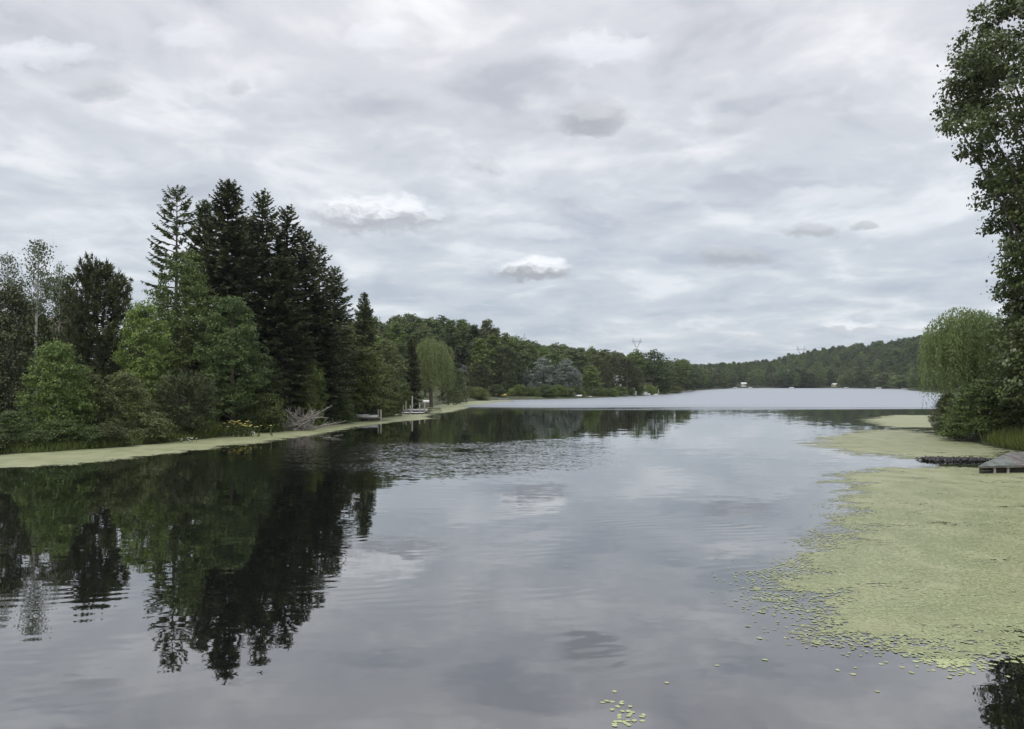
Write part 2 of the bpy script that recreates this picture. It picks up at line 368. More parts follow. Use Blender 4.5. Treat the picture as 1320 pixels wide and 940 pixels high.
wv = [(wx0, -60, 0), (wx1, -60, 0), (wx1, 760, 0), (wx0, 760, 0)]
tag(obj('lake_water', mesh_np('lake_water', wv, [(0, 1, 2, 3)]), water_mat()), kind='structure')

# ------------------------------------------------------------------ foliage builders
def unit(a): return a / np.maximum(np.linalg.norm(a, axis=-1, keepdims=True), 1e-9)
class Leaves:
    def __init__(s): s.c = []; s.d = []; s.n = []; s.l = []; s.w = []; s.t = []
    def add(s, c, d, n, l, w, t):
        k = len(c); s.c.append(c); s.d.append(d); s.n.append(n)
        s.l.append(np.broadcast_to(l, k)); s.w.append(np.broadcast_to(w, k)); s.t.append(np.broadcast_to(t, k))
    def mesh(s, name):
        c = np.concatenate(s.c); d = unit(np.concatenate(s.d)); n = np.concatenate(s.n)
        l = np.concatenate(s.l)[:, None]; w = np.concatenate(s.w)[:, None]; t = np.concatenate(s.t)
        sd = unit(np.cross(d, n)); 
        V = np.stack([c - d * l / 2, c + sd * w / 2 - d * l * 0.08, c + d * l / 2, c - sd * w / 2 - d * l * 0.08], 1).reshape(-1, 3)
        return mesh_np(name, V, np.arange(len(c) * 4).reshape(-1, 4), np.repeat(np.clip(t, 0, 1), 4))
def rdir(R, n): return unit(R.normal(size=(n, 3)))

def broadleaf(name, seed, H, rad, base=0.2, lobes=34, clumps=30, leaves=14, size=0.24, shape='round', lobe_r=0.36, sig=0.34, trunk_r=0.22, bark='bark', limbs=9, flat=0.75, flip=0.0):
    R = np.random.default_rng(seed); L = Leaves(); zb = H * base; hc = H - zb
    T = MB(); bend = R.normal(size=2) * 0.02 * H
    def axis_pt(z): q = z / H; return np.array([bend[0] * q * q, bend[1] * q * q, z])
    T.tube([axis_pt(z) for z in np.linspace(-0.4, H * 0.9, 9)], [trunk_r * (1.25 - q) + 0.02 for q in np.linspace(0.05, 1.12, 9)], 7)
    cents = []
    for i in range(lobes):
        t = (i + R.random()) / lobes
        if shape == 'round': pr = math.sin(math.pi * min(1, 0.12 + 0.86 * t)) ** 0.55
        elif shape == 'tall': pr = (0.55 + 0.45 * math.sin(math.pi * min(1, t * 1.05))) * (1 - 0.62 * t ** 2.2)
        elif shape == 'cone': pr = (1 - t) ** 0.8 + 0.12
        elif shape == 'vase': pr = float(np.interp(t, [0, .3, .5, .72, .86, 1], [.5, .5, .66, 1.0, .82, .35]))
        elif shape == 'dome': pr = math.sqrt(max(0.02, 1 - t * t)) * (0.85 + 0.15 * t)
        lr = rad * lobe_r * (0.65 + 0.6 * R.random()) * (0.75 + 0.25 * pr)
        a = i * 2.399 + R.normal() * 0.5
        rr = max(0, rad * pr - lr * 0.75) * (0.5 + 0.5 * R.random() ** 0.5)
        z = zb + t * (hc - lr * 0.7)
        c = axis_pt(z) + np.array([math.cos(a) * rr, math.sin(a) * rr, 0]); cents.append((c, lr, R.random()))
    order = R.permutation(lobes)[:limbs]
    for i in order:
        c, lr, _ = cents[i]; z0 = max(zb * 0.5, c[2] - (0.3 + 0.25 * R.random()) * hc * 0.6 - 0.5)
        p0 = axis_pt(z0); p1 = (p0 + c) / 2 + np.array([0, 0, -0.05 * hc]); r0 = trunk_r * 0.42 * (1.15 - z0 / H)
        T.tube([p0, p1, c, c + (c - p1) * 0.35], [r0, r0 * 0.7, r0 * 0.4, 0.01], 5, False)
    for c, lr, tl in cents:
        k = max(5, int(clumps * (lr / (rad * lobe_r)) ** 1.6))
        o = rdir(R, k * 2); o = o[(o[:, 2] > -0.55) | (R.random(2 * k) < 0.25)][:k]; k = len(o)
        out = unit(c - axis_pt(c[2]) + 1e-4); 
        cc = c + o * lr * (0.62 + 0.42 * R.random((k, 1))) * np.array([1, 1, flat])
        ct = np.clip(0.5 + 0.28 * R.normal(size=k) + 0.35 * (tl - 0.5), 0, 1)
        m = leaves; idx = np.repeat(np.arange(k), m); q = R.normal(size=(k * m, 3)) * np.array([sig, sig, sig * 0.5])
        pos = cc[idx] + q
        nrm = unit(o[idx] * 0.7 + np.array([0, 0, 0.75]) + R.normal(size=(k * m, 3)) * 0.55)
        d = unit(o[idx] * 0.6 + R.normal(size=(k * m, 3)) * 0.8 + np.array([0, 0, -0.35 - flip]))
        s = size * (0.65 + 0.7 * R.random(k * m))
        L.add(pos, d, nrm, s, s * 0.72, ct[idx] + 0.16 * R.normal(size=k * m))
    return dict(trunk=T.mesh(name + '_trunk'), crown=L.mesh(name + '_crown'), H=H, rad=rad, bark=bark)

def spruce(name, seed, H=24, Lmax=3.9, z0=1.5, gap=0.46, droop=0.16, open_=0.0, k=1.0, wid=0.30, per=5, bare=0.0, prof=0.55):
    R = np.random.default_rng(seed); L = Leaves(); T = MB()
    T.tube([(0, 0, -0.4), (0, 0, H * 0.5), (0, 0, H)], [0.012 * H + 0.05, 0.007 * H + 0.02, 0.01], 7)
    z = z0
    while z < H - 0.25:
        t = (z - z0) / (H - z0); nb = per + (R.random() < 0.4)
        for b in range(nb):
            if R.random() < open_: continue
            a = b * 2 * math.pi / nb + R.normal() * 0.35 + z * 1.7
            l = Lmax * ((1 - t) ** prof) * min(1, 0.62 + t * 2.2) * (0.58 + 0.55 * R.random()) + 0.3
            el_ = math.radians(-14 + 52 * t ** 1.6 + R.normal() * 6)
            hd = np.array([math.cos(a), math.sin(a), 0.0])
            def pt(s): return hd[None] * (s * l * math.cos(el_))[:, None] + np.array([0, 0, 1.0])[None] * (z + s * l * math.sin(el_) - droop * l * s ** 2 * (1 - t) + 0.16 * l * s ** 4)[:, None]
            if l > 0.9:
                sp = np.linspace(0, 1, 4); T.tube(list(pt(sp)), [0.028 + 0.012 * l, 0.02 + 0.008 * l, 0.02, 0.008], 4, False)
            n = max(3, int(l * (1 - bare) / 0.165 * k)); s = np.linspace(bare + 0.1 * (1 - t), 1, n) + R.normal(size=n) * 0.02
            p = pt(s); td = unit(pt(s + 0.02) - p); side = unit(np.cross(td, [0, 0, 1.0]))
            tw = (0.26 + 0.36 * np.sin(np.clip(s, 0, 1) * math.pi * 0.9 + 0.25)) * min(1.0, 0.45 + l * 0.28)
            ct = 0.5 + 0.2 * R.normal()
            for sg in (-1, 1, 0, 0):
                if sg: d = unit(td * 0.75 + side * sg * 0.85 + np.array([0, 0, -0.22]) + R.normal(size=(n, 3)) * 0.16)
                else: d = unit(td * 0.8 + np.array([0, 0, 0.1 if R.random() < 0.5 else -0.55]) + R.normal(size=(n, 3)) * 0.3)
                ll = tw * (0.8 + 0.5 * R.random(n)); nn = unit(np.array([0, 0, 1.0]) + R.normal(size=(n, 3)) * 0.55)
                L.add(p + d * ll[:, None] * 0.42, d, nn, ll, ll * wid + 0.05, ct + 0.16 * R.normal(size=n))
        z += gap * (0.8 + 0.4 * R.random()) * (1 - 0.35 * t)
    n = 14; d = unit(R.normal(size=(n, 3)) * 0.25 + np.array([0, 0, 1.0])); L.add(np.array([[0, 0, H - 0.2]]) + d * 0.15, d, rdir(R, n), 0.5, 0.12, 0.6)
    return dict(trunk=T.mesh(name + '_trunk'), crown=L.mesh(name + '_crown'), H=H, rad=Lmax, bark='bark')

def pine(name, seed, H=12, rad=3.2, base=0.18, nb=75, tufts=11, needles=17, nl=0.42, nw=0.055, up=0.55):
    R = np.random.default_rng(seed); L = Leaves(); T = MB(); zb = H * base
    T.tube([(0, 0, -0.4), (0.1, 0, H * 0.5), (0, 0.1, H * 0.97)], [0.018 * H, 0.011 * H, 0.02], 7)
    for i in range(nb):
        t = (i + R.random()) / nb; z = zb + t * (H - zb) * 0.93; a = i * 2.399 + R.normal() * 0.4
        pr = math.sin(math.pi * min(1, 0.2 + 0.74 * t)) ** 0.7 if t < 0.9 else 0.45
        l = rad * pr * (0.7 + 0.45 * R.random()); hd = np.array([math.cos(a), math.sin(a), 0])
        upk = up * (0.1 + 1.0 * t) * l
        def pt(s): return np.array([0, 0, z]) + hd * (l * s) + np.array([0, 0, upk * s * s])
        T.tube([pt(s) for s in (0, .35, .7, 1)], [0.05, 0.038, 0.025, 0.012], 4, False)
        ct = 0.5 + 0.2 * R.normal()
        for j in range(tufts):
            s = 0.35 + 0.65 * (j + R.random()) / tufts
            off = R.normal(size=3) * np.array([.32, .32, .2]) * (0.5 + s); c = pt(s) + off * (0.0 if j == tufts - 1 else 1.0)
            ax = unit(hd * 0.5 + np.array([0, 0, 0.9]) + R.normal(size=3) * 0.35)
            d = unit(ax[None] * 0.9 + R.normal(size=(needles, 3)) * 0.5)
            ll = nl * (0.75 + 0.5 * R.random(needles))
            L.add(c + d * ll[:, None] * 0.5 + ax * (R.random((needles, 1)) - 0.5) * 0.35, d, rdir(R, needles), ll, nw * (1 + R.random(needles)), ct + 0.15 * R.normal(size=needles))
    return dict(trunk=T.mesh(name + '_trunk'), crown=L.mesh(name + '_crown'), H=H, rad=rad, bark='bark')

def willow(name, seed, H=12, rad=5, base=0.3, strands=520, step=0.17, ls=0.30, lw=0.07, lmax=0.45, core=2200):
    R = np.random.default_rng(seed); L = Leaves(); T = MB()
    T.tube([(0, 0, -0.4), (0.15, 0.05, H * 0.3), (0, 0, H * 0.6)], [0.03 * H, 0.024 * H, 0.012 * H], 8)
    blobs = []
    for i in range(15):
        a = i * 2.399; t = (i + 0.5) / 15; rr = rad * 0.68 * math.sqrt(1 - t * 0.92) * (0.75 + 0.4 * R.random())
        c = np.array([math.cos(a) * rr, math.sin(a) * rr, H * (0.58 + 0.30 * t)]); br = rad * (0.26 + 0.14 * R.random()); blobs.append((c, br))
        T.tube([(0, 0, H * 0.3), tuple(c * np.array([.4, .4, .8])), tuple(c)], [0.014 * H, 0.009 * H, 0.02], 5, False)
    for i in range(strands):
        c, br = blobs[R.integers(15)]; o = rdir(R, 1)[0]; o[2] = abs(o[2]) * 0.9; p = c + o * br
        p[2] = min(p[2], H)
        out = unit(np.array([p[0], p[1], 0.001])); ln = H * lmax * (0.35 + 0.75 * R.random()); ln = min(ln, p[2] - H * 0.03)
        n = int(ln / step)
        if n < 3: continue
        s = np.linspace(0, 1, n); rad_off = 0.35 * np.sin(np.minimum(s * 3, 1) * 1.57)
        pos = p + out[None] * rad_off[:, None] + np.array([0, 0, -1.0])[None] * (np.maximum(0, s - 0.05) * ln)[:, None] + R.normal(size=(n, 3)) * 0.09
        d = unit(np.array([0, 0, -1.0]) + R.normal(size=(n, 3)) * 0.42 + out * 0.15)
        ll = ls * (0.7 + 0.6 * R.random(n)); ct = 0.5 + 0.22 * R.normal()
        L.add(pos, d, rdir(R, n) + out, ll, lw * (0.8 + 0.6 * R.random(n)), ct + 0.14 * R.normal(size=n))
    per = core // 15
    for c, br in blobs:
        o = rdir(R, per); L.add(c + o * br * (0.55 + 0.45 * R.random((per, 1))), unit(o + R.normal(size=(per, 3)) * 0.6), rdir(R, per) + np.array([0, 0, .6]), 0.28, 0.12, 0.5 + 0.2 * R.normal(size=per))
    return dict(trunk=T.mesh(name + '_trunk'), crown=L.mesh(name + '_crown'), H=H, rad=rad, bark='bark')

def cedar(name, seed, H=8, rad=1.7, n=5200, size=0.22, shape='cone'):
    R = np.random.default_rng(seed); L = Leaves(); T = MB()
    T.tube([(0, 0, -0.3), (0, 0, H * 0.9)], [0.02 * H, 0.01], 6)
    nb = n // 16
    t = R.random(nb) ** 0.85
    pr = ((1 - t) ** 0.75 if shape == 'cone' else np.sqrt(np.maximum(0, 1 - (1.5 * t - 0.5) ** 2)) * (1 - 0.25 * t)) * (0.86 + 0.14 * np.sin(t * 37))
    a = R.random(nb) * 6.2832; rr = rad * pr * (0.62 + 0.42 * R.random(nb)) * (1 + 0.14 * np.sin(a * 5 + t * 20))
    c = np.stack([np.cos(a) * rr, np.sin(a) * rr, 0.05 * H + t * H * 0.95], 1); o = np.stack([np.cos(a), np.sin(a), np.zeros(nb)], 1)
    ct = 0.5 + 0.2 * R.normal(size=nb); idx = np.repeat(np.arange(nb), 16); k = len(idx)
    pos = c[idx] + R.normal(size=(k, 3)) * np.array([.17, .17, .2]) * (size / 0.22)
    d = unit(o[idx] * 0.55 + np.array([0, 0, 0.7]) + R.normal(size=(k, 3)) * 0.45); s = size * (0.7 + 0.7 * R.random(k))
    L.add(pos, d, rdir(R, k) + o[idx], s, s * 0.5, ct[idx] + 0.15 * R.normal(size=k))
    return dict(trunk=T.mesh(name + '_trunk'), crown=L.mesh(name + '_crown'), H=H, rad=rad, bark='bark')

def aspen(name, seed, H=14, rad=1.6, base=0.55, nb=46, leaves=30, size=0.17, sig=0.2):
    R = np.random.default_rng(seed); L = Leaves(); T = MB()
    sway = R.normal(size=2) * 0.25
    def ax(z): return np.array([sway[0] * math.sin(z * 0.35), sway[1] * math.sin(z * 0.3), z])
    T.tube([ax(z) for z in np.linspace(-0.4, H * 0.98, 9)], [0.16 * (1.06 - q) + 0.012 for q in np.linspace(0, 1, 9)], 7)
    for i in range(nb):
        t = (i + R.random()) / nb; z = H * base + t * H * (0.95 - base); a = i * 2.399
        l = rad * (math.sin(math.pi * min(1, 0.25 + 0.7 * t)) ** 0.8) * (0.5 + 0.6 * R.random()); hd = np.array([math.cos(a), math.sin(a), 0])
        p0 = ax(z); p1 = p0 + hd * l + np.array([0, 0, l * (0.7 + 0.5 * R.random())])
        T.tube([p0, (p0 + p1) / 2 + np.array([0, 0, -0.1]), p1], [0.035, 0.022, 0.008], 4, False)
        ct = 0.5 + 0.2 * R.normal()
        for s in (0.35, 0.6, 0.8, 1.0):
            c = p0 + (p1 - p0) * s; k = int(leaves / 4 * (0.6 + 0.8 * R.random()))
            q = R.normal(size=(k, 3)) * sig; L.add(c + q, rdir(R, k) + np.array([0, 0, -0.5]), rdir(R, k) + np.array([0, 0, .4]), size, size * 0.85, ct + 0.2 * R.normal(size=k))
    for i in range(5):
        z = H * (0.25 + 0.28 * R.random()); a = R.random() * 6.28; l = 0.5 + R.random()
        p0 = ax(z); T.tube([p0, p0 + np.array([math.cos(a) * l, math.sin(a) * l, l * 0.6])], [0.03, 0.008], 4, False)
    return dict(trunk=T.mesh(name + '_trunk'), crown=L.mesh(name + '_crown'), H=H, rad=rad, bark='bark_pale')

PR = {}
PR['spruceA'] = spruce('spruce_a', 1, 24, 4.6, 1.5, 0.80, 0.22, open_=0.26, k=1.0, per=5, bare=0.26, prof=0.48)
PR['spruceB'] = spruce('spruce_b', 2, 24, 3.9, 1.0, 0.52, 0.16, open_=0.08, k=1.1, per=6)
PR['spruceC'] = spruce('spruce_c', 3, 24, 3.5, 1.0, 0.56, 0.19, open_=0.16, k=1.0, per=5)
PR['spruceD'] = spruce('spruce_d', 4, 14, 2.6, 0.4, 0.36, 0.12, k=1.1, per=6, prof=0.75)
PR['maple'] = broadleaf('maple', 11, 15, 4.6, 0.12, 54, 17, 30, 0.21, 'round', 0.33, 0.27)
PR['maple2'] = broadleaf('maple_b', 12, 13, 4.4, 0.06, 50, 17, 30, 0.21, 'dome', 0.35, 0.27)
PR['tall'] = broadleaf('tall_tree', 13, 17, 4.2, 0.08, 54, 17, 30, 0.21, 'tall', 0.34, 0.27)
PR['dkcol'] = broadleaf('dark_column', 14, 14, 3.4, 0.02, 44, 28, 15, 0.22, 'tall', 0.38)
PR['bush'] = broadleaf('bush', 15, 7, 3.6, 0.0, 48, 18, 26, 0.16, 'dome', 0.33, 0.2, trunk_r=0.12)
PR['shrub'] = broadleaf('shrub', 16, 3, 2.2, 0.0, 26, 24, 14, 0.14, 'dome', 0.36, 0.2, trunk_r=0.06)
PR['shrub2'] = broadleaf('shrub_b', 17, 3, 1.9, 0.0, 22, 24, 14, 0.15, 'round', 0.38, 0.2, trunk_r=0.06)
PR['pine'] = pine('round_pine', 21, 12, 3.3, 0.08, 120, 13, 18, 0.42, 0.055, 0.5)
PR['bigpine'] = pine('spreading_pine', 22, 16, 5.0, 0.1, 70, 13, 12, 0.6, 0.14, 0.12)
PR['juniper'] = pine('juniper', 23, 4.5, 2.4, 0.02, 80, 10, 12, 0.26, 0.05, 0.6)
PR['aspen'] = aspen('aspen', 31)
PR['aspen2'] = aspen('aspen_b', 32, 14, 1.9, 0.4, 52)
PR['cedar'] = cedar('cedar', 41)
PR['egg'] = cedar('egg_cedar', 42, 6, 2.2, 4200, 0.3, 'egg')
PR['willow'] = willow('willow', 51, 13, 5.5, strands=1050, core=7500, lmax=0.50)
PR['willow2'] = willow('willow_b', 52, 13, 5.2, strands=420, step=0.24, ls=0.42, lw=0.12, core=2200)
PR['cotton'] = broadleaf('cottonwood', 61, 34, 9.2, 0.08, 130, 31, 30, 0.25, 'vase', 0.20, 0.32, 0.5, 'bark', 60, 0.85, flip=0.6)
PR['rightdk'] = broadleaf('bank_tree', 62, 16, 5.0, 0.04, 70, 20, 28, 0.21, 'dome', 0.28, 0.26)
PR['overhang'] = broadleaf('overhang_bush', 63, 8, 4.6, 0.0, 56, 20, 26, 0.19, 'dome', 0.28, 0.24, trunk_r=0.14)
# small copies for the hillsides, with clump-sized faces
PR['hillA'] = broadleaf('hill_tree_a', 71, 15, 4.6, 0.15, 34, 12, 15, 0.45, 'round', 0.36, 0.34)
PR['hillB'] = broadleaf('hill_tree_b', 72, 15, 4.2, 0.12, 34, 12, 15, 0.45, 'dome', 0.37, 0.34)
PR['hillC'] = broadleaf('hill_tree_c', 73, 17, 4.0, 0.12, 34, 12, 15, 0.45, 'tall', 0.37, 0.34)
PR['hillD'] = spruce('hill_conifer', 74, 15, 2.7, 0.6, 0.62, 0.12, k=0.5, wid=0.5, per=6, prof=0.8)
PR['hillE'] = pine('hill_pine', 75, 16, 4.0, 0.12, 44, 8, 8, 0.75, 0.22, 0.2)

KM = {'spruceA': 'spruce', 'spruceB': 'spruce', 'spruceC': 'spruce', 'spruceD': 'spruce', 'pine': 'pine', 'bigpine': 'pine', 'juniper': 'pine',
      'aspen': 'aspen', 'aspen2': 'aspen', 'cedar': 'cedar', 'egg': 'cedar', 'willow': 'willow', 'willow2': 'willow', 'cotton': 'cotton', 'hillD': 'spruce', 'hillE': 'pine'}
_mesh_mat = {}
def crown_mesh(kind, mat):
    key = (kind, mat)
    if key not in _mesh_mat:
        me = PR[kind]['crown']
        if len(me.materials): me = me.copy(); me.materials.clear()
        me.materials.append(M[mat]); _mesh_mat[key] = me
    return _mesh_mat[key]
RND = random.Random(5)
def tree(name, kind, x, y, h, w, label, cat='tree', group=None, mat=None, rz=None, sink=0.0, lean=(0, 0)):
    """h = height in metres above the ground, w = crown width in metres"""
    p = PR[kind]; mat = mat or KM.get(kind, 'leaf')
    r = empty(name, (x, y, gz(x, y) - sink), RND.random() * 6.28 if rz is None else rz)
    sxy = (w / 2) / p['rad']; r.scale = (sxy, sxy, h / p['H']); r.rotation_euler.x = lean[0]; r.rotation_euler.y = lean[1]
    tag(r, label, cat, group)
    tm = p['trunk']
    if not len(tm.materials): tm.materials.append(M[p['bark']])
    obj('trunk', tm, None, r); obj('crown', crown_mesh(kind, mat), None, r)
    return r
def ptree(name, kind, px, top, wpx, D, label, cat='tree', group=None, mat=None, **kw):
    """place by the photo: column of the axis, row of the top, crown width in px, distance from the bank it stands on"""
    x = xat(px, D); h = topz(top, D) - gz(x, D)
    return tree(name, kind, x, D, h, wpx * D / F, label, cat, group, mat, **kw)

# ------------------------------------------------------------------ left bank, near
G1 = 'tall spruces on the left bank'
ptree('spruce_tree', 'spruceA', 226, 239, 112, 84, 'tall thin spruce with open ragged branches, outermost of the spruce stand beside the yellow-green tree', 'spruce', G1, rz=0.6)
ptree('spruce_tree', 'spruceB', 292, 232, 122, 80, 'tallest dark spruce in the left bank stand, dense to the top', 'spruce', G1)
ptree('spruce_tree', 'spruceC', 337, 246, 104, 84, 'slender dark spruce next to the tallest spruce of the stand', 'spruce', G1)
ptree('spruce_tree', 'spruceC', 369, 266, 108, 86, 'dark spruce standing above the dead grey branches', 'spruce', G1)
ptree('spruce_tree', 'spruceC', 393, 298, 96, 88, 'stepped-down spruce of the stand, shorter than the four tall ones', 'spruce', G1)
ptree('spruce_tree', 'spruceA', 411, 316, 92, 92, 'thin spruce with gaps on the descending side of the stand', 'spruce', G1)
ptree('spruce_tree', 'spruceC', 431, 344, 86, 95, 'shortest ragged spruce at the lake end of the stand', 'spruce', G1)
ptree('spruce_tree', 'spruceB', 262, 258, 90, 90, 'dark spruce half hidden between the open spruce and the tallest spruce', 'spruce', G1)
ptree('spruce_tree', 'spruceB', 315, 280, 110, 94, 'dark spruce filling the back of the stand behind the tallest one', 'spruce', G1)
ptree('spruce_tree', 'spruceB', 362, 330, 112, 81, 'broad dark spruce low in the stand reaching down to the bank', 'spruce', G1)
ptree('spruce_tree', 'spruceB', 408, 385, 104, 88, 'low dark spruce behind the dead grey branches', 'spruce', G1)
ptree('spruce_tree', 'spruceD', 469, 378, 58, 108, 'single pointed spruce rising past the stand over the bright shore trees', 'spruce')
ptree('broadleaf_tree', 'maple', 240, 318, 112, 75, 'tall mid-green broadleaf tree standing in front of the spruces', mat='leaf_md')
ptree('maple_tree', 'maple', 300, 378, 98, 72, 'green maple with drooping layered foliage in front of the tallest spruce', mat='leaf_dk')
ptree('maple_tree', 'maple2', 338, 452, 84, 77, 'low dark green maple at the foot of the spruces', mat='leaf_dk')
ptree('broadleaf_tree', 'maple2', 186, 384, 92, 68, 'yellow-green rounded tree between the round pine and the spruces', mat='leaf_lt')
ptree('broadleaf_tree', 'maple', 172, 398, 80, 92, 'green tree showing behind the yellow-green rounded tree', mat='leaf')
ptree('broadleaf_tree', 'maple', 225, 400, 90, 95, 'dark tree at the back behind the yellow-green rounded tree', mat='leaf_dk')
ptree('pine_tree', 'pine', 124, 338, 96, 72, 'dark bushy pine with upturned candle tips on the left bank', 'pine')
ptree('aspen_tree', 'aspen', 47, 303, 50, 66, 'slim aspen with a bare white trunk and thin leaves', 'aspen')
ptree('aspen_tree', 'aspen2', 11, 322, 52, 68, 'thin-leaved aspen beside the dark evergreen, shorter than the white-trunked one', 'aspen')
ptree('aspen_tree', 'aspen2', 75, 334, 30, 74, 'small aspen top showing between the white-trunked aspen and the pine', 'aspen')
ptree('broadleaf_tree', 'maple', 78, 352, 104, 76, 'dark green tree behind the white aspen trunk', mat='leaf_md')
ptree('broadleaf_tree', 'maple2', 38, 384, 80, 77, 'leafy green tree filling in behind the two aspens', mat='leaf_md')
ptree('evergreen_tree', 'dkcol', 12, 358, 88, 63, 'very dark dense evergreen at the end of the left bank', mat='spruce')
ptree('evergreen_tree', 'spruceB', -18, 352, 80, 70, 'dark spruce beyond the very dark dense evergreen', 'spruce')
ptree('small_tree', 'bush', 74, 436, 112, 57, 'round light-green small tree over the duckweed, below the aspen', mat='leaf')
ptree('shrub', 'bush', 163, 476, 92, 61, 'grey-green leafy shrub on the bank below the yellow-green tree', 'shrub', mat='leaf_ol')
ptree('shrub', 'bush', 115, 470, 70, 60, 'olive shrub growing between the round small tree and the grey-green shrub', 'shrub', mat='leaf_ol')
ptree('juniper_shrub', 'juniper', 240, 488, 84, 65, 'dark spreading juniper with upright tips beside the yellow flowers', 'shrub')
ptree('shrub', 'bush', 14, 528, 74, 53.2, 'low dark shrub at the water edge under the dark evergreen', 'shrub', mat='leaf_dk')
ptree('shrub', 'shrub2', 82, 540, 66, 54.8, 'low leafy shrub at the foot of the round small tree', 'shrub', mat='leaf_dk')
ptree('shrub', 'shrub', 140, 545, 74, 56.8, 'low olive shrub beside the water edge grass', 'shrub', mat='leaf_ol')
ptree('shrub', 'shrub2', 196, 530, 64, 60.4, 'low olive shrub at the foot of the spreading juniper', 'shrub', mat='leaf_ol')
ptree('shrub', 'shrub2', 346, 505, 56, 74, 'bright green shrub between the yellow flowers and the dead branches', 'shrub', mat='leaf')
ptree('shrub', 'shrub', 318, 530, 40, 72, 'small green shrub beside the yellow flowers', 'shrub', mat='leaf_dk')
ptree('small_tree', 'bush', 402, 462, 54, 84, 'small yellow-green tree above the dead grey branches', mat='leaf_lt')
ptree('small_tree', 'bush', 430, 485, 72, 90, 'dark leafy small tree at the bank past the dead grey branches', mat='leaf_dk')
ptree('broadleaf_tree', 'maple2', 468, 444, 84, 97, 'bright green rounded tree behind the nearer dock', mat='leaf_lt')
ptree('small_tree', 'bush', 470, 490, 62, 98, 'dark leafy bush tree right above the nearer dock', mat='leaf_dk')
ptree('small_tree', 'bush', 500, 480, 50, 110, 'green bush tree between the two docks', mat='leaf')
ptree('small_tree', 'maple2', 489, 466, 56, 106, 'fresh green rounded tree stepping down to the shore past the nearer dock', mat='leaf')
ptree('small_tree', 'bush', 516, 486, 38, 126, 'fresh green low tree beside the low white float', mat='leaf')
ptree('broadleaf_tree', 'maple', 440, 420, 60, 105, 'dark broadleaf tree behind the end of the spruce stand', mat='leaf_dk')
ptree('broadleaf_tree', 'maple', 500, 436, 60, 122, 'olive broadleaf tree beyond the single pointed spruce', mat='leaf_ol')
ptree('shrub', 'shrub2', 50, 553, 44, 53.0, 'dark water-edge shrub between the dark evergreen and the round small tree', 'shrub', mat='leaf_dk')
ptree('shrub', 'shrub2', 116, 549, 46, 55.6, 'small dark water-edge shrub below the olive shrub', 'shrub', mat='leaf_dk')
ptree('shrub', 'shrub2', -12, 552, 60, 51.0, 'dark water-edge shrub below the dark spruce', 'shrub', mat='leaf_dk')
# thicket that closes the back of the stand
k = 0
for (px, top, w, D) in [(-30, 380, 90, 84), (35, 400, 80, 88), (95, 420, 80, 90), (140, 430, 80, 96), (200, 440, 80, 100), (270, 420, 90, 100), (330, 410, 90, 104),
                        (380, 420, 90, 106), (30, 470, 90, 72), (110, 480, 80, 76), (190, 480, 80, 82), (270, 470, 80, 86), (325, 470, 80, 84), (390, 470, 70, 92), (430, 450, 60, 104), (240, 480, 60, 78)]:
    ptree('understorey_tree', 'maple2', px, top, w, D, 'dark understorey tree in the shade behind the left bank trees', 'tree', 'understorey behind the left bank trees', mat='leaf_dk')

# ------------------------------------------------------------------ left shore, middle distance
ptree('spruce_tree', 'spruceD', 530, 437, 38, 138, 'dark blue-green spruce beside the pale-topped willow', 'spruce')
ptree('willow_tree', 'willow', 556, 434, 72, 150, 'weeping willow with a pale sunlit top behind the far dock', 'willow')
ptree('cedar_tree', 'cedar', 578, 470, 34, 166, 'brownish cone-shaped cedar leaning over the shore next to the willow', 'cedar')
ptree('cedar_tree', 'cedar', 592, 478, 30, 178, 'dark green cone-shaped cedar before the half-hidden house', 'cedar', mat='spruce')
ptree('broadleaf_tree', 'tall', 512, 440, 40, 140, 'dark tree between the olive tree and the blue-green spruce', mat='leaf_dk')
ptree('shrub', 'shrub', 617, 499, 34, 208, 'yellow-green rounded shrub on the shore near the yellow kayaks', 'shrub', mat='leaf_lt')
ptree('shrub', 'shrub2', 641, 495, 26, 222, 'dark green rounded shrub between yellow-green shrub and egg-shaped cedar', 'shrub', mat='leaf_dk')
ptree('broadleaf_tree', 'hillC', 621, 434, 38, 235, 'tall green tree with yellow-green top beside the half-hidden house', mat='leaf_lt')
ptree('pine_tree', 'bigpine', 617, 468, 40, 226, 'dark spreading pine below the yellow-green topped tree', 'pine')
ptree('pine_tree', 'bigpine', 652, 446, 56, 240, 'large dark pine with layered branches behind the egg-shaped cedar', 'pine')
ptree('cedar_tree', 'egg', 659, 479, 21, 232, 'egg-shaped clipped olive cedar standing on the lawn', 'cedar')
for px, top, w, D, lb in [(679, 474, 22, 240, 'smallest silver-leaved tree, next to the egg-shaped cedar'), (701, 459, 32, 244, 'tallest silver-leaved tree with three lobes on the shore'),
                          (729, 461, 32, 248, 'silver-leaved tree beside the bright green maple'), (742, 476, 20, 250, 'short silver-leaved tree touching the bright green maple')]:
    ptree('silver_tree', 'hillA', px, top, w, D, lb, 'tree', 'silver-leaved trees on the shore', mat='silver')
ptree('maple_tree', 'hillB', 762, 471, 36, 258, 'bright green maple standing alone by the shore', mat='leaf_lt')
for px, top, w, D, lb in [(787, 458, 32, 275, 'brownish pine behind the white canoe and bright maple'), (806, 462, 30, 285, 'brownish pine over the white shore post'),
                          (820, 472, 26, 290, 'shorter brownish pine behind the white motorboat')]:
    ptree('pine_tree', 'bigpine', px, top, w, D, lb, 'pine', 'brownish pines on the shore', mat='pine_br')
ptree('broadleaf_tree', 'hillA', 844, 450, 46, 330, 'broad dark green tree behind the white motorboat', mat='leaf_dk')
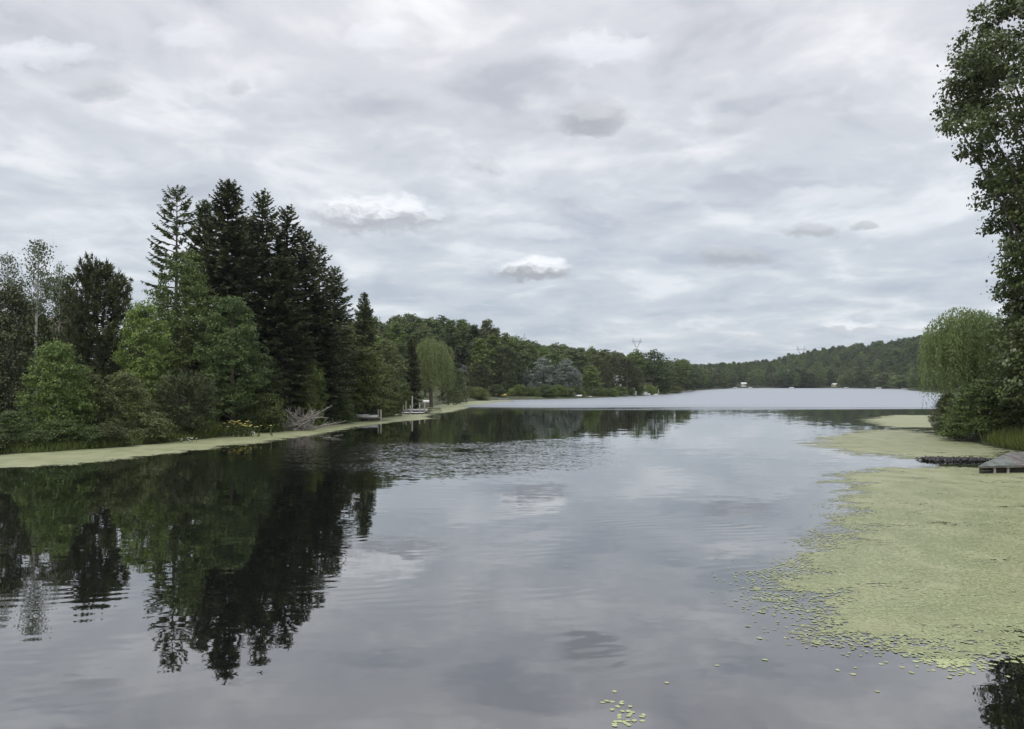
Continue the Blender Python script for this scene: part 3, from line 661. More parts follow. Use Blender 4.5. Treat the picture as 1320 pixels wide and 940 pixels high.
ptree('broadleaf_tree', 'hillB', 858, 480, 30, 335, 'rounded green tree at the point past the white motorboat', mat='leaf')
for px, top, w, D, lb in [(590, 505, 22, 188, 'grey-green shrub by the pale long dock'), (672, 503, 18, 236, 'yellow-green low shrub beside the egg-shaped cedar'), (690, 503, 18, 240, 'yellow-green low shrub under the silver trees'),
                          (712, 500, 20, 240, 'green low shrub under the tallest silver tree'), (790, 500, 16, 262, 'rounded green shrub at the foot of the brownish pines'), (826, 496, 16, 298, 'drooping green shrub behind the white motorboat'),
                          (775, 503, 14, 256, 'dark low shrub beside the bright green maple'), (870, 497, 18, 350, 'grey-green shrub at the point')]:
    ptree('shrub', 'shrub2', px, top, w, D, lb, 'shrub', mat='leaf_lt' if 'yellow' in lb else 'leaf')

RS = random.Random(14)
for px in list(range(556, 620, 9)) + list(range(662, 905, 8)):
    bx_ = np.interp(px, [p[0] for p in L_BANK], [p[1] for p in L_BANK]); q = at(px + RS.uniform(-3, 3), bx_); D = q[1] + RS.uniform(4, 9) * (1 + (px > 860))
    x = xat(px, D)
    if sdist([(x, D)])[0] < 1.5: continue
    h = RS.uniform(1.6, 3.6); mt = RS.choice(['leaf', 'leaf_dk', 'leaf_ol', 'leaf', 'leaf_lt'])
    tree('shrub', RS.choice(['shrub', 'shrub2']), x, D, h, h * RS.uniform(1.3, 2.0), {'leaf': 'mid-green', 'leaf_dk': 'dark green', 'leaf_ol': 'olive', 'leaf_lt': 'yellow-green'}[mt] + ' low shrub lining the far part of the left shore', 'shrub', 'low shrubs lining the left shore', mat=mt)
for px, top, w, D, mt, lb in [(548, 452, 44, 190, 'leaf', 'mid-green tree rising behind the weeping willow'), (600, 452, 34, 262, 'leaf_dk', 'dark tree directly behind the half-hidden white house'), (636, 452, 40, 268, 'leaf_dk', 'dark tree filling in behind the spreading pine'),
                              (672, 452, 40, 272, 'leaf_dk', 'dark tree behind the smallest silver tree'), (715, 450, 44, 280, 'leaf', 'green tree behind the two tall silver trees'), (745, 452, 44, 290, 'leaf_dk', 'dark tree behind the bright green maple'),
                              (775, 450, 40, 300, 'leaf_ol', 'olive tree behind the brownish pines'), (820, 450, 44, 330, 'leaf', 'green tree behind the shorter brownish pine'), (872, 462, 40, 400, 'leaf', 'green tree at the back of the point'), (885, 472, 34, 440, 'leaf_dk', 'dark tree at the back of the point by the long jetty')]:
    ptree('broadleaf_tree', 'hillA', px, top, w, D, lb, mat=mt)

# ------------------------------------------------------------------ far shore accents
for px, top, w, D, kd, mt, lb in [(922, 474, 24, 700, 'hillA', 'leaf_ol', 'pale rounded tree on the far shore left of the dark conifers'), (944, 480, 18, 705, 'hillA', 'leaf_ol', 'pale rounded tree on the far shore beside the white boathouse'),
                                  (1085, 483, 17, 722, 'hillB', 'leaf_lt', 'small yellow-green tree on the far shore'), (1046, 487, 22, 728, 'hillB', 'leaf_ol', 'low olive dome bush on the far shore'),
                                  (1030, 474, 60, 745, 'hillB', 'leaf', 'wide dark green dome tree on the far shore'), (1140, 480, 34, 650, 'hillB', 'willow', 'wide pale willow clump on the far shore, nearer the bank'),
                                  (1160, 483, 34, 610, 'hillB', 'willow', 'pale willow clump on the far shore next to the right bank'), (1010, 476, 26, 735, 'hillA', 'leaf_dk', 'dark rounded tree on the far shore by the grassy clearing')]:
    ptree('broadleaf_tree', kd, px, top, w, D, lb, mat=mt)

# ------------------------------------------------------------------ right bank
tree('cottonwood_tree', 'cotton', 37.5, 54.0, 33.0, 18.8, 'huge cottonwood on the right bank rising out of the picture', 'tree')
ptree('willow_tree', 'willow', 1254, 394, 150, 72, 'pale weeping willow on the right bank behind the dark bush', 'willow')
ptree('bank_tree', 'rightdk', 1326, 352, 104, 62, 'dark leafy tree under the cottonwood on the right bank', 'tree', mat='leaf')
ptree('bank_bush', 'overhang', 1264, 486, 126, 62, 'dark bush leaning out over the water below the willow', 'bush', mat='leaf_md')
ptree('bank_bush', 'overhang', 1310, 470, 110, 60, 'dark leafy bush behind the low roof on the right bank', 'bush', mat='leaf_dk')
ptree('bank_bush', 'overhang', 1224, 505, 56, 72, 'small dark bush at the tip of the right bank', 'bush', mat='leaf_ol')
tree('broadleaf_tree', 'rightdk', 58, 84, 15, 12, 'leafy tree behind the willow on the right bank', mat='leaf_ol')
tree('broadleaf_tree', 'rightdk', 48, 60, 15, 12, 'leafy tree standing behind the cottonwood trunk', mat='leaf_dk')
tree('broadleaf_tree', 'maple', 80, 128, 13, 11, 'leafy tree farther along the right bank past the willow', mat='leaf')

# ------------------------------------------------------------------ hillside forest
def scatter(seed, n, pxr, dr, spacing):
    R = np.random.default_rng(seed); pts = []
    px = R.uniform(*pxr, n); D = np.sqrt(R.uniform(dr[0] ** 2, dr[1] ** 2, n))
    x = (px - CX) / F * D; P = np.stack([x, D], 1); sd = sdist(P); pxx = CX + F * P[:, 0] / P[:, 1]; P = P[sd > np.where((pxx > 480) & (pxx < 872), 30, 5)]
    cell = {}
    for p in P:
        k_ = (int(p[0] // spacing), int(p[1] // spacing)); ok = True
        for i in (-1, 0, 1):
            for j in (-1, 0, 1):
                for q in cell.get((k_[0] + i, k_[1] + j), ()):
                    if (q[0] - p[0]) ** 2 + (q[1] - p[1]) ** 2 < spacing ** 2: ok = False; break
        if ok: cell.setdefault(k_, []).append(p); pts.append(p)
    return np.array(pts)
HILLK = [('hillA', 'leaf'), ('hillA', 'leaf_dk'), ('hillA', 'leaf_ol'), ('hillB', 'leaf'), ('hillB', 'leaf_dk'), ('hillC', 'leaf'), ('hillC', 'leaf_ol'), ('hillD', 'spruce'), ('hillE', 'pine'), ('hillB', 'leaf_lt')]
HILLW = np.array([.20, .15, .12, .18, .12, .06, .04, .05, .03, .05])
PA = scatter(7, 26000, (380, 905), (128, 620), 6.2)
PB = scatter(8, 30000, (880, 1420), (330, 1080), 8.2)
PC = scatter(9, 14000, (820, 1100), (1100, 2100), 13.0)
def px_of(P): return CX + F * P[:, 0] / P[:, 1]
# keep the slope behind the ridge thin and the sightlines to houses open
def keep(P):
    px = px_of(P); Dr = np.interp(px, RPX, RDD); ok = P[:, 1] < Dr + 60
    for a, b, dmax in ((589, 611, 248), (788, 797, 300), (953, 964, 760), (982, 993, 745), (1070, 1082, 740)):
        ok &= ~((px > a) & (px < b) & (P[:, 1] < dmax))
    return P[ok]
PA = keep(PA); PB = keep(PB)
RF = np.random.default_rng(77)
def spec(P, s0, s1):
    k_ = RF.choice(len(HILLK), len(P), p=HILLW / HILLW.sum()); h = RF.uniform(s0, s1, len(P)); return k_, h
kA, hA = spec(PA, 0.72, 1.02)
zA = ground(PA)
order = np.argsort(PA[:, 1]); near = order[:290]; rest = order[290:]
HL = {'leaf': 'mid-green', 'leaf_dk': 'dark green', 'leaf_ol': 'olive', 'leaf_lt': 'yellow-green', 'spruce': 'dark', 'pine': 'dark'}
HN = {'hillA': 'round-crowned broadleaf tree', 'hillB': 'low domed broadleaf tree', 'hillC': 'tall-crowned broadleaf tree', 'hillD': 'pointed conifer', 'hillE': 'ragged pine'}
for i in near:
    kd, mt = HILLK[kA[i]]; s = hA[i]
    tree('hillside_tree', kd, PA[i, 0], PA[i, 1], PR[kd]['H'] * s, PR[kd]['rad'] * 2 * s * RF.uniform(1.05, 1.4),
         HL[mt] + ' ' + HN[kd] + ' in the wood behind the left shore', 'tree', 'trees of the wood behind the left shore', mat=mt)

def forest(name, P, Kk, S, label):
    me = bpy.data.meshes.new(name); z = ground(P) - 0.2
    me.vertices.add(len(P)); me.vertices.foreach_set('co', np.column_stack([P, z]).astype(np.float32).ravel())
    for nm, tp, arr in (('kind_i', 'INT', Kk.astype(np.int32)), ('sc', 'FLOAT', S.astype(np.float32)), ('rz', 'FLOAT', RF.uniform(0, 6.28, len(P)).astype(np.float32))):
        a = me.attributes.new(nm, tp, 'POINT'); a.data.foreach_set('value', arr)
    o = obj(name, me); md = o.modifiers.new('trees', 'NODES')
    ng = bpy.data.node_groups.new(name + '_nodes', 'GeometryNodeTree')
    ng.interface.new_socket('Geometry', in_out='INPUT', socket_type='NodeSocketGeometry'); ng.interface.new_socket('Geometry', in_out='OUTPUT', socket_type='NodeSocketGeometry')
    gi = ng.nodes.new('NodeGroupInput'); go = ng.nodes.new('NodeGroupOutput')
    ci = ng.nodes.new('GeometryNodeCollectionInfo'); ci.inputs['Collection'].default_value = HCOL
    ci.inputs['Separate Children'].default_value = True; ci.inputs['Reset Children'].default_value = True
    ip = ng.nodes.new('GeometryNodeInstanceOnPoints'); ip.inputs['Pick Instance'].default_value = True
    def attr(nm, tp):
        n = ng.nodes.new('GeometryNodeInputNamedAttribute'); n.data_type = tp; n.inputs[0].default_value = nm; return n.outputs[0]
    cx = ng.nodes.new('ShaderNodeCombineXYZ'); ng.links.new(attr('rz', 'FLOAT'), cx.inputs[2])
    ng.links.new(gi.outputs[0], ip.inputs['Points']); ng.links.new(ci.outputs[0], ip.inputs['Instance'])
    ng.links.new(attr('kind_i', 'INT'), ip.inputs['Instance Index']); ng.links.new(cx.outputs[0], ip.inputs['Rotation'])
    sv = ng.nodes.new('ShaderNodeCombineXYZ'); ws = ng.nodes.new('ShaderNodeMath'); ws.operation = 'MULTIPLY'; ws.inputs[1].default_value = 1.28
    sa = attr('sc', 'FLOAT'); ng.links.new(sa, ws.inputs[0]); ng.links.new(ws.outputs[0], sv.inputs[0]); ng.links.new(ws.outputs[0], sv.inputs[1]); ng.links.new(sa, sv.inputs[2])
    ng.links.new(sv.outputs[0], ip.inputs['Scale']); ng.links.new(ip.outputs[0], go.inputs[0])
    md.node_group = ng; tag(o, label, 'forest', kind='stuff'); return o
HCOL = bpy.data.collections.new('hill_tree_sources')
for i, (kd, mt) in enumerate(HILLK):
    HCOL.objects.link(bpy.data.objects.new('source_%02d' % i, crown_mesh(kd, mt)))
forest('hillside_forest', PA[rest], kA[rest], hA[rest], 'wood covering the low ridge behind the left shore')
kB, hB = spec(PB, 0.78, 1.1); forest('hillside_forest', PB, kB, hB, 'forest covering the far hill across the lake')
kC, hC = spec(PC, 0.8, 1.1); forest('hillside_forest', PC, kC, hC, 'distant hazy forest on the farthest ridge under the pylons')

# ------------------------------------------------------------------ grass, flowers, dead wood on the banks
def grass_mesh(name, P, R, hmin, hmax, w=0.035):
    L = Leaves(); n = len(P); z = ground(P); h = R.uniform(hmin, hmax, n)
    d = unit(np.array([0, 0, 1.0]) + R.normal(size=(n, 3)) * 0.28); c = np.column_stack([P, z]) + d * h[:, None] * 0.5
    L.add(c, d, rdir(R, n), h, w * (0.7 + 0.6 * R.random(n)), 0.5 + 0.25 * R.normal(size=n)); return L.mesh(name)
RG = np.random.default_rng(3)
def band(n, pts, dlo, dhi):
    """random points along a polyline of the bank, between two distances from the water"""
    A = np.array(pts); seg = RG.integers(0, len(A) - 1, n); t = RG.random(n)[:, None]
    P = A[seg] * (1 - t) + A[seg + 1] * t + RG.normal(size=(n, 2)) * 1.2; d = sdist(P)
    return P[(d > dlo) & (d < dhi)]
lb_pts = [at(*p) for p in L_BANK[:14]]
tag(obj('bank_grass', grass_mesh('bank_grass', band(16000, lb_pts, -0.1, 1.3), RG, 0.25, 0.75), M['grass']), 'green grass fringing the left bank above the duckweed', 'grass', kind='stuff')
fp = at(296, 566); P = np.array(fp) + RG.normal(size=(9000, 2)) * np.array([1.6, 0.7]) + np.array([0.1, 1.5]); P = P[sdist(P) > 0.1]
tag(obj('tall_grass', grass_mesh('tall_grass', P, RG, 0.7, 1.7, 0.05), M['grass']), 'tall grass clump under the yellow flowers', 'grass', kind='stuff')
rp = [(32.6, 46), (33.2, 50), (34.2, 57)]
P = band(9000, rp, 0.05, 2.5); tag(obj('bank_grass', grass_mesh('bank_grass_right', P, RG, 0.5, 1.3, 0.05), M['grass']), 'green grass on the right bank behind the low roof', 'grass', kind='stuff')

def flower_clump():
    x0, y0 = at(296, 566); y0 += 3.0; r = empty('flower_clump', (x0, y0, gz(x0, y0)))
    tag(r, 'clump of tall yellow and white flowers on the left bank', 'flowers', 'bank flowers')
    S = MB(); Pe = Leaves(); Lf = Leaves(); R = np.random.default_rng(8)
    for i in range(46):
        x, y = R.normal() * 0.85, R.normal() * 0.4; h = 1.15 + 0.55 * R.random(); lx, ly = R.normal(size=2) * 0.15
        S.tube([(x, y, 0), (x + lx, y + ly, h)], 0.012, 3, False); c = np.array([x + lx, y + ly, h])
        a = np.arange(7) * 0.8976; d = np.stack([np.cos(a), np.sin(a), 0.25 + 0 * a], 1); s = 0.085 * (0.7 + 0.6 * R.random())
        Pe.add(c + d * s * 0.6, d, np.tile([0, -0.5, 1.0], (7, 1)), s * 1.2, s * 0.75, R.random())
        m = 16; zz = R.random(m) * h * 0.85; q = np.stack([x + lx * zz / h, y + ly * zz / h, zz], 1); dd = rdir(R, m) + np.array([0, 0, .3]); Lf.add(q + unit(dd) * 0.1, dd, rdir(R, m), 0.26, 0.09, 0.4 + 0.3 * R.random(m))
    tag(S.build('stems', M['grass'], r), kind='stuff'); obj('petals', Pe.mesh('petals'), M['petal'], r); obj('leaves', Lf.mesh('flower_leaves'), M['leaf'], r)
flower_clump()
def small_flowers():
    x0, y0 = at(222, 571.5); y0 += 0.8; r = empty('flower_clump', (x0, y0, gz(x0, y0)))
    tag(r, 'row of small white flowers at the water edge below the juniper', 'flowers', 'bank flowers')
    S = MB(); Pe = Leaves(); R = np.random.default_rng(9)
    for i in range(30):
        x, y = R.uniform(-1.7, 1.9), R.normal() * 0.25; y += 0.18 * x; h = 0.25 + 0.25 * R.random(); S.tube([(x, y, 0), (x, y, h)], 0.01, 3, False)
        a = np.arange(5) * 1.2566; d = np.stack([np.cos(a), np.sin(a), 0.3 + 0 * a], 1); Pe.add(np.array([x, y, h]) + d * 0.03, d, np.tile([0, -0.6, 1.0], (5, 1)), 0.06, 0.045, 1.0)
    tag(S.build('stems', M['grass'], r), kind='stuff'); obj('petals', Pe.mesh('white_petals'), M['white'], r)
small_flowers()
def dead_branches():
    x0, y0 = at(385, 553.5); y0 -= 2.2; r = empty('dead_branches', (x0, y0, 0.03))
    tag(r, 'fallen dead tree top with bare grey branches on the left bank', 'branches')
    R = random.Random(4)
    r.scale = (1.25, 1.0, 1.35)
    for i in range(44):
        a = math.radians(R.uniform(-8, 188)); l = R.uniform(1.6, 4.2) * (0.7 + 0.35 * abs(math.cos(a))); up = abs(math.sin(a)) * 0.95 + 0.2
        x, y, z = R.uniform(-0.8, 1.6), R.uniform(-0.3, 0.6), R.uniform(0, 0.3); pts = [(x, y, z)]; cur = R.uniform(-0.5, 0.1)
        for s in range(1, 6):
            t = s / 5; pts.append((x + math.cos(a) * l * t * 0.9, y - 0.3 * t + R.gauss(0, 0.07), max(0.02, z + up * l * 0.62 * t + cur * t * t * l * 0.45 + R.gauss(0, 0.04))))
        b = MB(); rr = R.uniform(0.03, 0.06) if i > 3 else 0.10
        b.tube(pts, [rr * (1 - 0.15 * s) for s in range(6)], 5)
        for tw in range(6):
            j = R.randint(1, 4); p = Vector(pts[j]); d = Vector((math.cos(a) + R.gauss(0, 0.6), R.gauss(0, 0.4), R.uniform(0.1, 1.0))).normalized()
            b.tube([p, p + d * R.uniform(0.3, 0.8)], [rr * 0.5, 0.008], 3, False)
        b.build('branch', M['deadwood'], r)
dead_branches()
def brush_raft():
    x0, y0 = at(1229, 593.5); r = empty('brush_raft', (x0, y0, 0)); tag(r, 'low raft of black dead branches floating beside the low roof', 'branches')
    R = random.Random(12); b = MB()
    for i in range(330):
        x = R.uniform(-1.7, 1.9); y = R.gauss(0, 0.36) * (1 - 0.25 * x / 1.7) - 0.1 * x; a = R.uniform(0, 6.28); l = R.uniform(0.15, 0.5); z = R.uniform(0.0, 0.08)
        b.tube([(x, y, z), (x + math.cos(a) * l * 0.5, y + math.sin(a) * l * 0.5, z + R.uniform(0.02, 0.14)), (x + math.cos(a) * l, y + math.sin(a) * l, z)], [0.03, 0.028, 0.012], 4)
    b.build('branch_tangle', M['wetwood'], r)
    L = Leaves(); R2 = np.random.default_rng(5); n = 1500; q = np.stack([R2.uniform(-1.75, 1.95, n), R2.normal(size=n) * 0.38, R2.uniform(0.01, 0.13, n)], 1); q[:, 1] -= 0.1 * q[:, 0]
    L.add(q, rdir(R2, n) * np.array([1, 1, .3]), rdir(R2, n) * .4 + np.array([0, 0, 1]), 0.14, 0.09, 0.0); obj('wet_leaves', L.mesh('wet_leaves'), M['wetwood'], r)
brush_raft()

# ------------------------------------------------------------------ duckweed and lily pads
def film_mat():
    m, T, out = new_mat('duckweed'); g = T.node('ShaderNodeNewGeometry'); P = g.outputs['Position']
    at_ = T.node('ShaderNodeAttribute', attribute_name='tint')
    fn = T.noise(P, 7.0, 4, 0.6); mn = T.noise(T.vm('MULTIPLY', P, (1, 0.6, 1)), 0.9, 4, 0.6); ln = T.noise(P, 0.25, 2, 0.5)
    c = T.mix(T.ss(mn, 0.3, 0.7), (0.165, 0.18, 0.094), (0.24, 0.255, 0.142))
    c = T.mix(T.m('MULTIPLY', T.ss(fn, 0.52, 0.70), 0.6), c, (0.12, 0.15, 0.05))
    c = T.mix(T.m('MULTIPLY', T.ss(ln, 0.45, 0.65), 0.45), c, (0.27, 0.27, 0.16))
    c = T.mix(T.m('MULTIPLY', T.ss(T.noise(T.vm('MULTIPLY', P, (0.5, 1.3, 1)), 2.1, 5, 0.7), 0.53, 0.68), 0.55), c, (0.13, 0.13, 0.06))
    p = T.node('ShaderNodeBsdfPrincipled'); T.put(p.inputs['Base Color'], c); p.inputs['Roughness'].default_value = 0.6; p.inputs['Specular IOR Level'].default_value = 0.35
    b = T.node('ShaderNodeBump'); b.inputs['Strength'].default_value = 0.25; b.inputs['Distance'].default_value = 0.01; T.put(b.inputs['Height'], fn); T.l.new(b.outputs[0], p.inputs['Normal'])
    tr = T.node('ShaderNodeBsdfTransparent')
    n = T.m('ADD', T.m('MULTIPLY', T.noise(T.vm('MULTIPLY', P, (0.45, 0.8, 1)), 0.9, 6, 0.65), 0.6), T.m('MULTIPLY', T.noise(T.vm('MULTIPLY', P, (0.6, 1, 1)), 6, 4, 0.65), 0.4))
    n = T.m('ADD', T.m('MULTIPLY', T.m('SUBTRACT', n, 0.5), 2.6), 0.5)
    a = T.ss(T.m('SUBTRACT', at_.outputs['Fac'], n), -0.02, 0.03)
    mx = T.node('ShaderNodeMixShader'); T.put(mx.inputs[0], a); T.l.new(tr.outputs[0], mx.inputs[1]); T.l.new(p.outputs[0], mx.inputs[2]); T.l.new(mx.outputs[0], out.inputs[0]); return m
M['film'] = film_mat()
def poly_sd(P, poly):
    A = np.array(poly); best = np.full(len(P), 1e18); ins = np.zeros(len(P), bool); n = len(A)
    for i in range(n):
        a = A[i]; b = A[(i + 1) % n]; ab = b - a; t = np.clip(((P - a) @ ab) / (ab @ ab + 1e-12), 0, 1)
        best = np.minimum(best, np.sum((P - a - t[:, None] * ab) ** 2, 1)); c = (a[1] > P[:, 1]) != (b[1] > P[:, 1])
        ins ^= c & (P[:, 0] < a[0] + (P[:, 1] - a[1]) * (ab[0] / (ab[1] if ab[1] else 1e-9)))
    d = np.sqrt(best); return np.where(ins, d, -d)
def film(poly, step, label, soft, full=1.0, z=0.006, name='duckweed'):
    """flat mat of duckweed inside poly; soft = metres over which it closes up from the edge, full = cover in the middle"""
    A = np.array(poly); lo = A.min(0) - soft; hi = A.max(0) + soft
    xs = np.arange(lo[0], hi[0], step); ys = np.arange(lo[1], hi[1], step); X_, Y_ = np.meshgrid(xs, ys); P = np.stack([X_.ravel(), Y_.ravel()], 1)
    d = poly_sd(P, poly); cov = np.clip(0.45 + d / soft * 0.5, 0, 1) * full; cov = np.where(sdist(P) > 0.5, 0, cov)
    nx_, ny_ = len(xs), len(ys); i = (np.arange(ny_ - 1)[:, None] * nx_ + np.arange(nx_ - 1)[None]).ravel(); Q = np.stack([i, i + 1, i + nx_ + 1, i + nx_], 1)
    Q = Q[cov[Q].max(1) > 0.02]; used, inv = np.unique(Q, return_inverse=True)
    me = mesh_np(name, np.column_stack([P[used], np.full(len(used), z)]), inv.reshape(Q.shape), cov[used])
    return tag(obj(name, me, M['film']), label, 'duckweed', kind='stuff')
edge1 = [(-40, 606), (0, 604.7), (50, 602), (100, 598.6), (150, 593.5), (200, 587.5), (260, 580), (330, 571.5), (400, 562), (440, 556), (457, 551.5), (487, 547.5), (520, 543.5), (559, 539.8), (551, 536.8), (556, 534.6)]
bank1 = [(556, 526), (520, 530), (500, 536), (480, 540), (440, 545), (400, 549), (360, 552.5), (320, 558), (270, 564), (200, 571), (100, 579), (0, 585), (-40, 587)]
film([at(*p) for p in edge1 + bank1], 0.3, 'pale duckweed band along the left bank', 1.8, 0.95)
edge2 = [(520, 534.5), (562, 533.3), (585, 531.0), (594, 528.5), (606, 525.0), (600, 523), (622, 521.0), (646, 518.3), (662, 517.5)]
bank2 = [(662, 516.2), (640, 516.5), (610, 517.5), (570, 521.5), (545, 526), (520, 531)]
film([at(*p) for p in edge2 + bank2], 0.6, 'pale duckweed band along the shore past the docks', 2.0, 1.0)
big = [(1052, 613), (1078, 632), (1072, 655), (1060, 680), (1020, 712), (985, 745), (1008, 780), (1022, 806), (1030, 826), (1100, 832), (1180, 850), (1215, 861), (1262, 846), (1330, 846), (1620, 838), (1800, 740), (1620, 650), (1420, 618), (1330, 606), (1262, 602.5), (1180, 600), (1110, 602)]
BIG = [at(*p) for p in big]
film(BIG, 0.16, 'large pale duckweed mat on the right side of the water', 1.9, 0.76)
film([at(*p) for p in [(1025, 572), (1060, 580), (1110, 588), (1195, 592), (1270, 592), (1320, 590), (1330, 570), (1240, 565), (1185, 553), (1110, 553.5), (1065, 559)]], 0.3, 'thin duckweed patch beyond the water gap by the right bank', 3.0, 0.80)
film([at(*p) for p in [(1112, 541), (1130, 548), (1150, 551), (1230, 552), (1240, 535.5), (1150, 535)]], 0.5, 'narrow far duckweed strip off the right bank', 2.4, 1.0)
film([at(*p) for p in [(1155, 555), (1230, 560), (1290, 575), (1290, 560), (1240, 553)]], 0.3, 'broken duckweed under the overhanging dark bush', 1.5, 0.6, z=0.010)

M['pad'] = leaf_mat('lily_pad', (0.185, 0.215, 0.098), (0.32, 0.35, 0.185), 0.1, 0.45, 0.5, 0.15)
M['pad_pale'] = leaf_mat('pale_lily_pad', (0.27, 0.305, 0.14), (0.40, 0.43, 0.22), 0.1, 0.4, 0.5, 0.2)
def pad_verts(k, R):
    a = np.arange(9) / 9 * 6.2832; r = 1 + 0.06 * R.normal(size=9); r[0] *= 0.75
    return np.stack([np.cos(a) * r, np.sin(a) * r * 0.72, 0.012 * np.cos(2 * a)], 1)
def pad_points():
    R = np.random.default_rng(21); A = np.array(BIG); P = np.stack([R.uniform(5, 28, 420000), R.uniform(12.0, 42, 420000)], 1)
    P = P[P[:, 0] < 0.66 * P[:, 1] + 5.0]
    d = poly_sd(P, BIG); nz = np.array([math.sin(p[0] * 1.7 + 1.3 * math.sin(p[1] * 1.1)) * math.sin(p[1] * 1.5 + 1.1 * math.sin(p[0] * 1.3)) for p in P])
    cov = np.clip(0.55 + (d + 0.55 * nz) / 1.1, 0, 1); dens = np.clip(1.15 - (P[:, 1] - 12) / 26 * 1.15, 0.0, 1)
    nz2 = np.sin(P[:, 0] * 2.3 + 2 * np.sin(P[:, 1] * 0.9 + 1)) * np.sin(P[:, 1] * 1.9 + 1.7 * np.sin(P[:, 0] * 0.8))
    keepm = R.random(len(P)) < cov ** 2 * dens * (0.42 + 0.3 * nz2)
    S = P[keepm]
    # looser scatter of single pads trailing off the mat
    E = np.stack([R.uniform(4, 11, 2500), R.uniform(12.3, 21, 2500)], 1); d2 = poly_sd(E, BIG); E = E[(d2 < 0) & (R.random(2500) < np.exp(d2 / 0.45) * 0.45)]
    tr_ = np.array([at(*p) for p in [(968, 752), (985, 762), (1000, 758), (1010, 772), (960, 742), (975, 770), (1035, 735), (1050, 738), (1062, 733), (990, 748), (1005, 786), (980, 783), (1015, 742), (965, 765)]])
    tr_ = np.concatenate([tr_ + R.normal(size=tr_.shape) * np.array([0.35, 0.3]) for _ in range(16)])
    return np.concatenate([S, E, tr_])
PADS = pad_points(); PADS = PADS[np.argsort(PADS[:, 1])]
RP = np.random.default_rng(31)
PADM = []
for i in range(4):
    v = pad_verts(i, RP) * 0.046; c = np.array([[0, 0, 0.001]]); V = np.concatenate([c, v]); V[:, 2] += 0.001
    PADM.append(mesh_np('lily_pad_%d' % i, V, [(0, j + 1, (j + 1) % 9 + 1) for j in range(9)], np.full(10, 0.3 + 0.2 * i))); PADM[-1].materials.append(M['pad_pale'])
def pad(x, y, label, group, s=1.0):
    o = obj('lily_pad', PADM[RP.integers(4)]); o.location = (x, y, 0.003 + 0.004 * RP.random()); o.rotation_euler = (RP.normal() * 0.02, RP.normal() * 0.02, RP.random() * 6.28); o.scale = (s, s, s)
    tag(o, label, 'lily pad', group)
CLUS = [(791, 888), (776, 902), (781, 900), (788, 901), (800, 901), (800, 903.5), (795, 907), (811, 907), (788, 911), (801, 913), (808, 913), (814, 914.5), (811, 916.5), (809, 919), (797, 918), (797, 921), (828, 917.5), (826, 920), (826.5, 925),
        (792, 926), (798, 926), (803, 926.5), (808, 925), (816, 925), (791, 929), (806, 928.5), (791, 931.5), (809, 930.5)]
for (px, py) in CLUS: pad(*at(px, py), 'small pale oval lily pad in the loose cluster on open dark water', 'lily pads of the small cluster', 0.95)
for (px, py) in [(447, 939), (678, 938.5), (690, 939.5), (714, 938.5), (644, 937), (858, 877), (1127, 888), (1076, 861), (1010, 820), (1126, 835), (922, 855)]:
    pad(*at(px, py), 'lone lily pad drifting on open water away from the mat', 'lone lily pads', 0.9)
NI = 255
for (x, y) in PADS[:NI]: pad(x, y, 'oval yellow-green lily pad at the near ragged edge of the large mat', 'lily pads at the near edge of the mat', RP.uniform(0.75, 1.15))
RESTP = PADS[NI:]; n = len(RESTP); a = RP.uniform(0, 6.28, n); s = 0.040 * RP.uniform(0.55, 1.1, n) * np.where(RP.random(n) < 0.12, 1.5, 1.0)
ang = a[:, None] + np.arange(6)[None] / 6 * 6.2832; base_ = np.arange(6) / 6 * 6.2832
rr = s[:, None] * (1 + 0.08 * RP.normal(size=(n, 6))); ex = rr * np.cos(base_)[None]; ey = rr * 0.72 * np.sin(base_)[None]
tz = (0.008 + 0.003 * RP.random(n))[:, None]; tlx = RP.normal(size=n)[:, None] * 0.03; tly = RP.normal(size=n)[:, None] * 0.03
V = np.stack([RESTP[:, 0:1] + ex * np.cos(a)[:, None] - ey * np.sin(a)[:, None], RESTP[:, 1:2] + ex * np.sin(a)[:, None] + ey * np.cos(a)[:, None], tz + ex * tlx + ey * tly], 2).reshape(-1, 3)
tag(obj('lily_pads', mesh_np('lily_pads', V, np.arange(n * 6).reshape(-1, 6), np.repeat(np.clip(0.5 + 0.28 * RP.normal(size=n) + 0.22 * vnoise(RESTP[:, 0] * 22, RESTP[:, 1] * 16) + 0.25 * smooth((17 - RESTP[:, 1]) / 4), 0, 1), 6)), M['pad']), 'thick mass of small lily pads over the large duckweed mat', 'lily pads', kind='stuff')

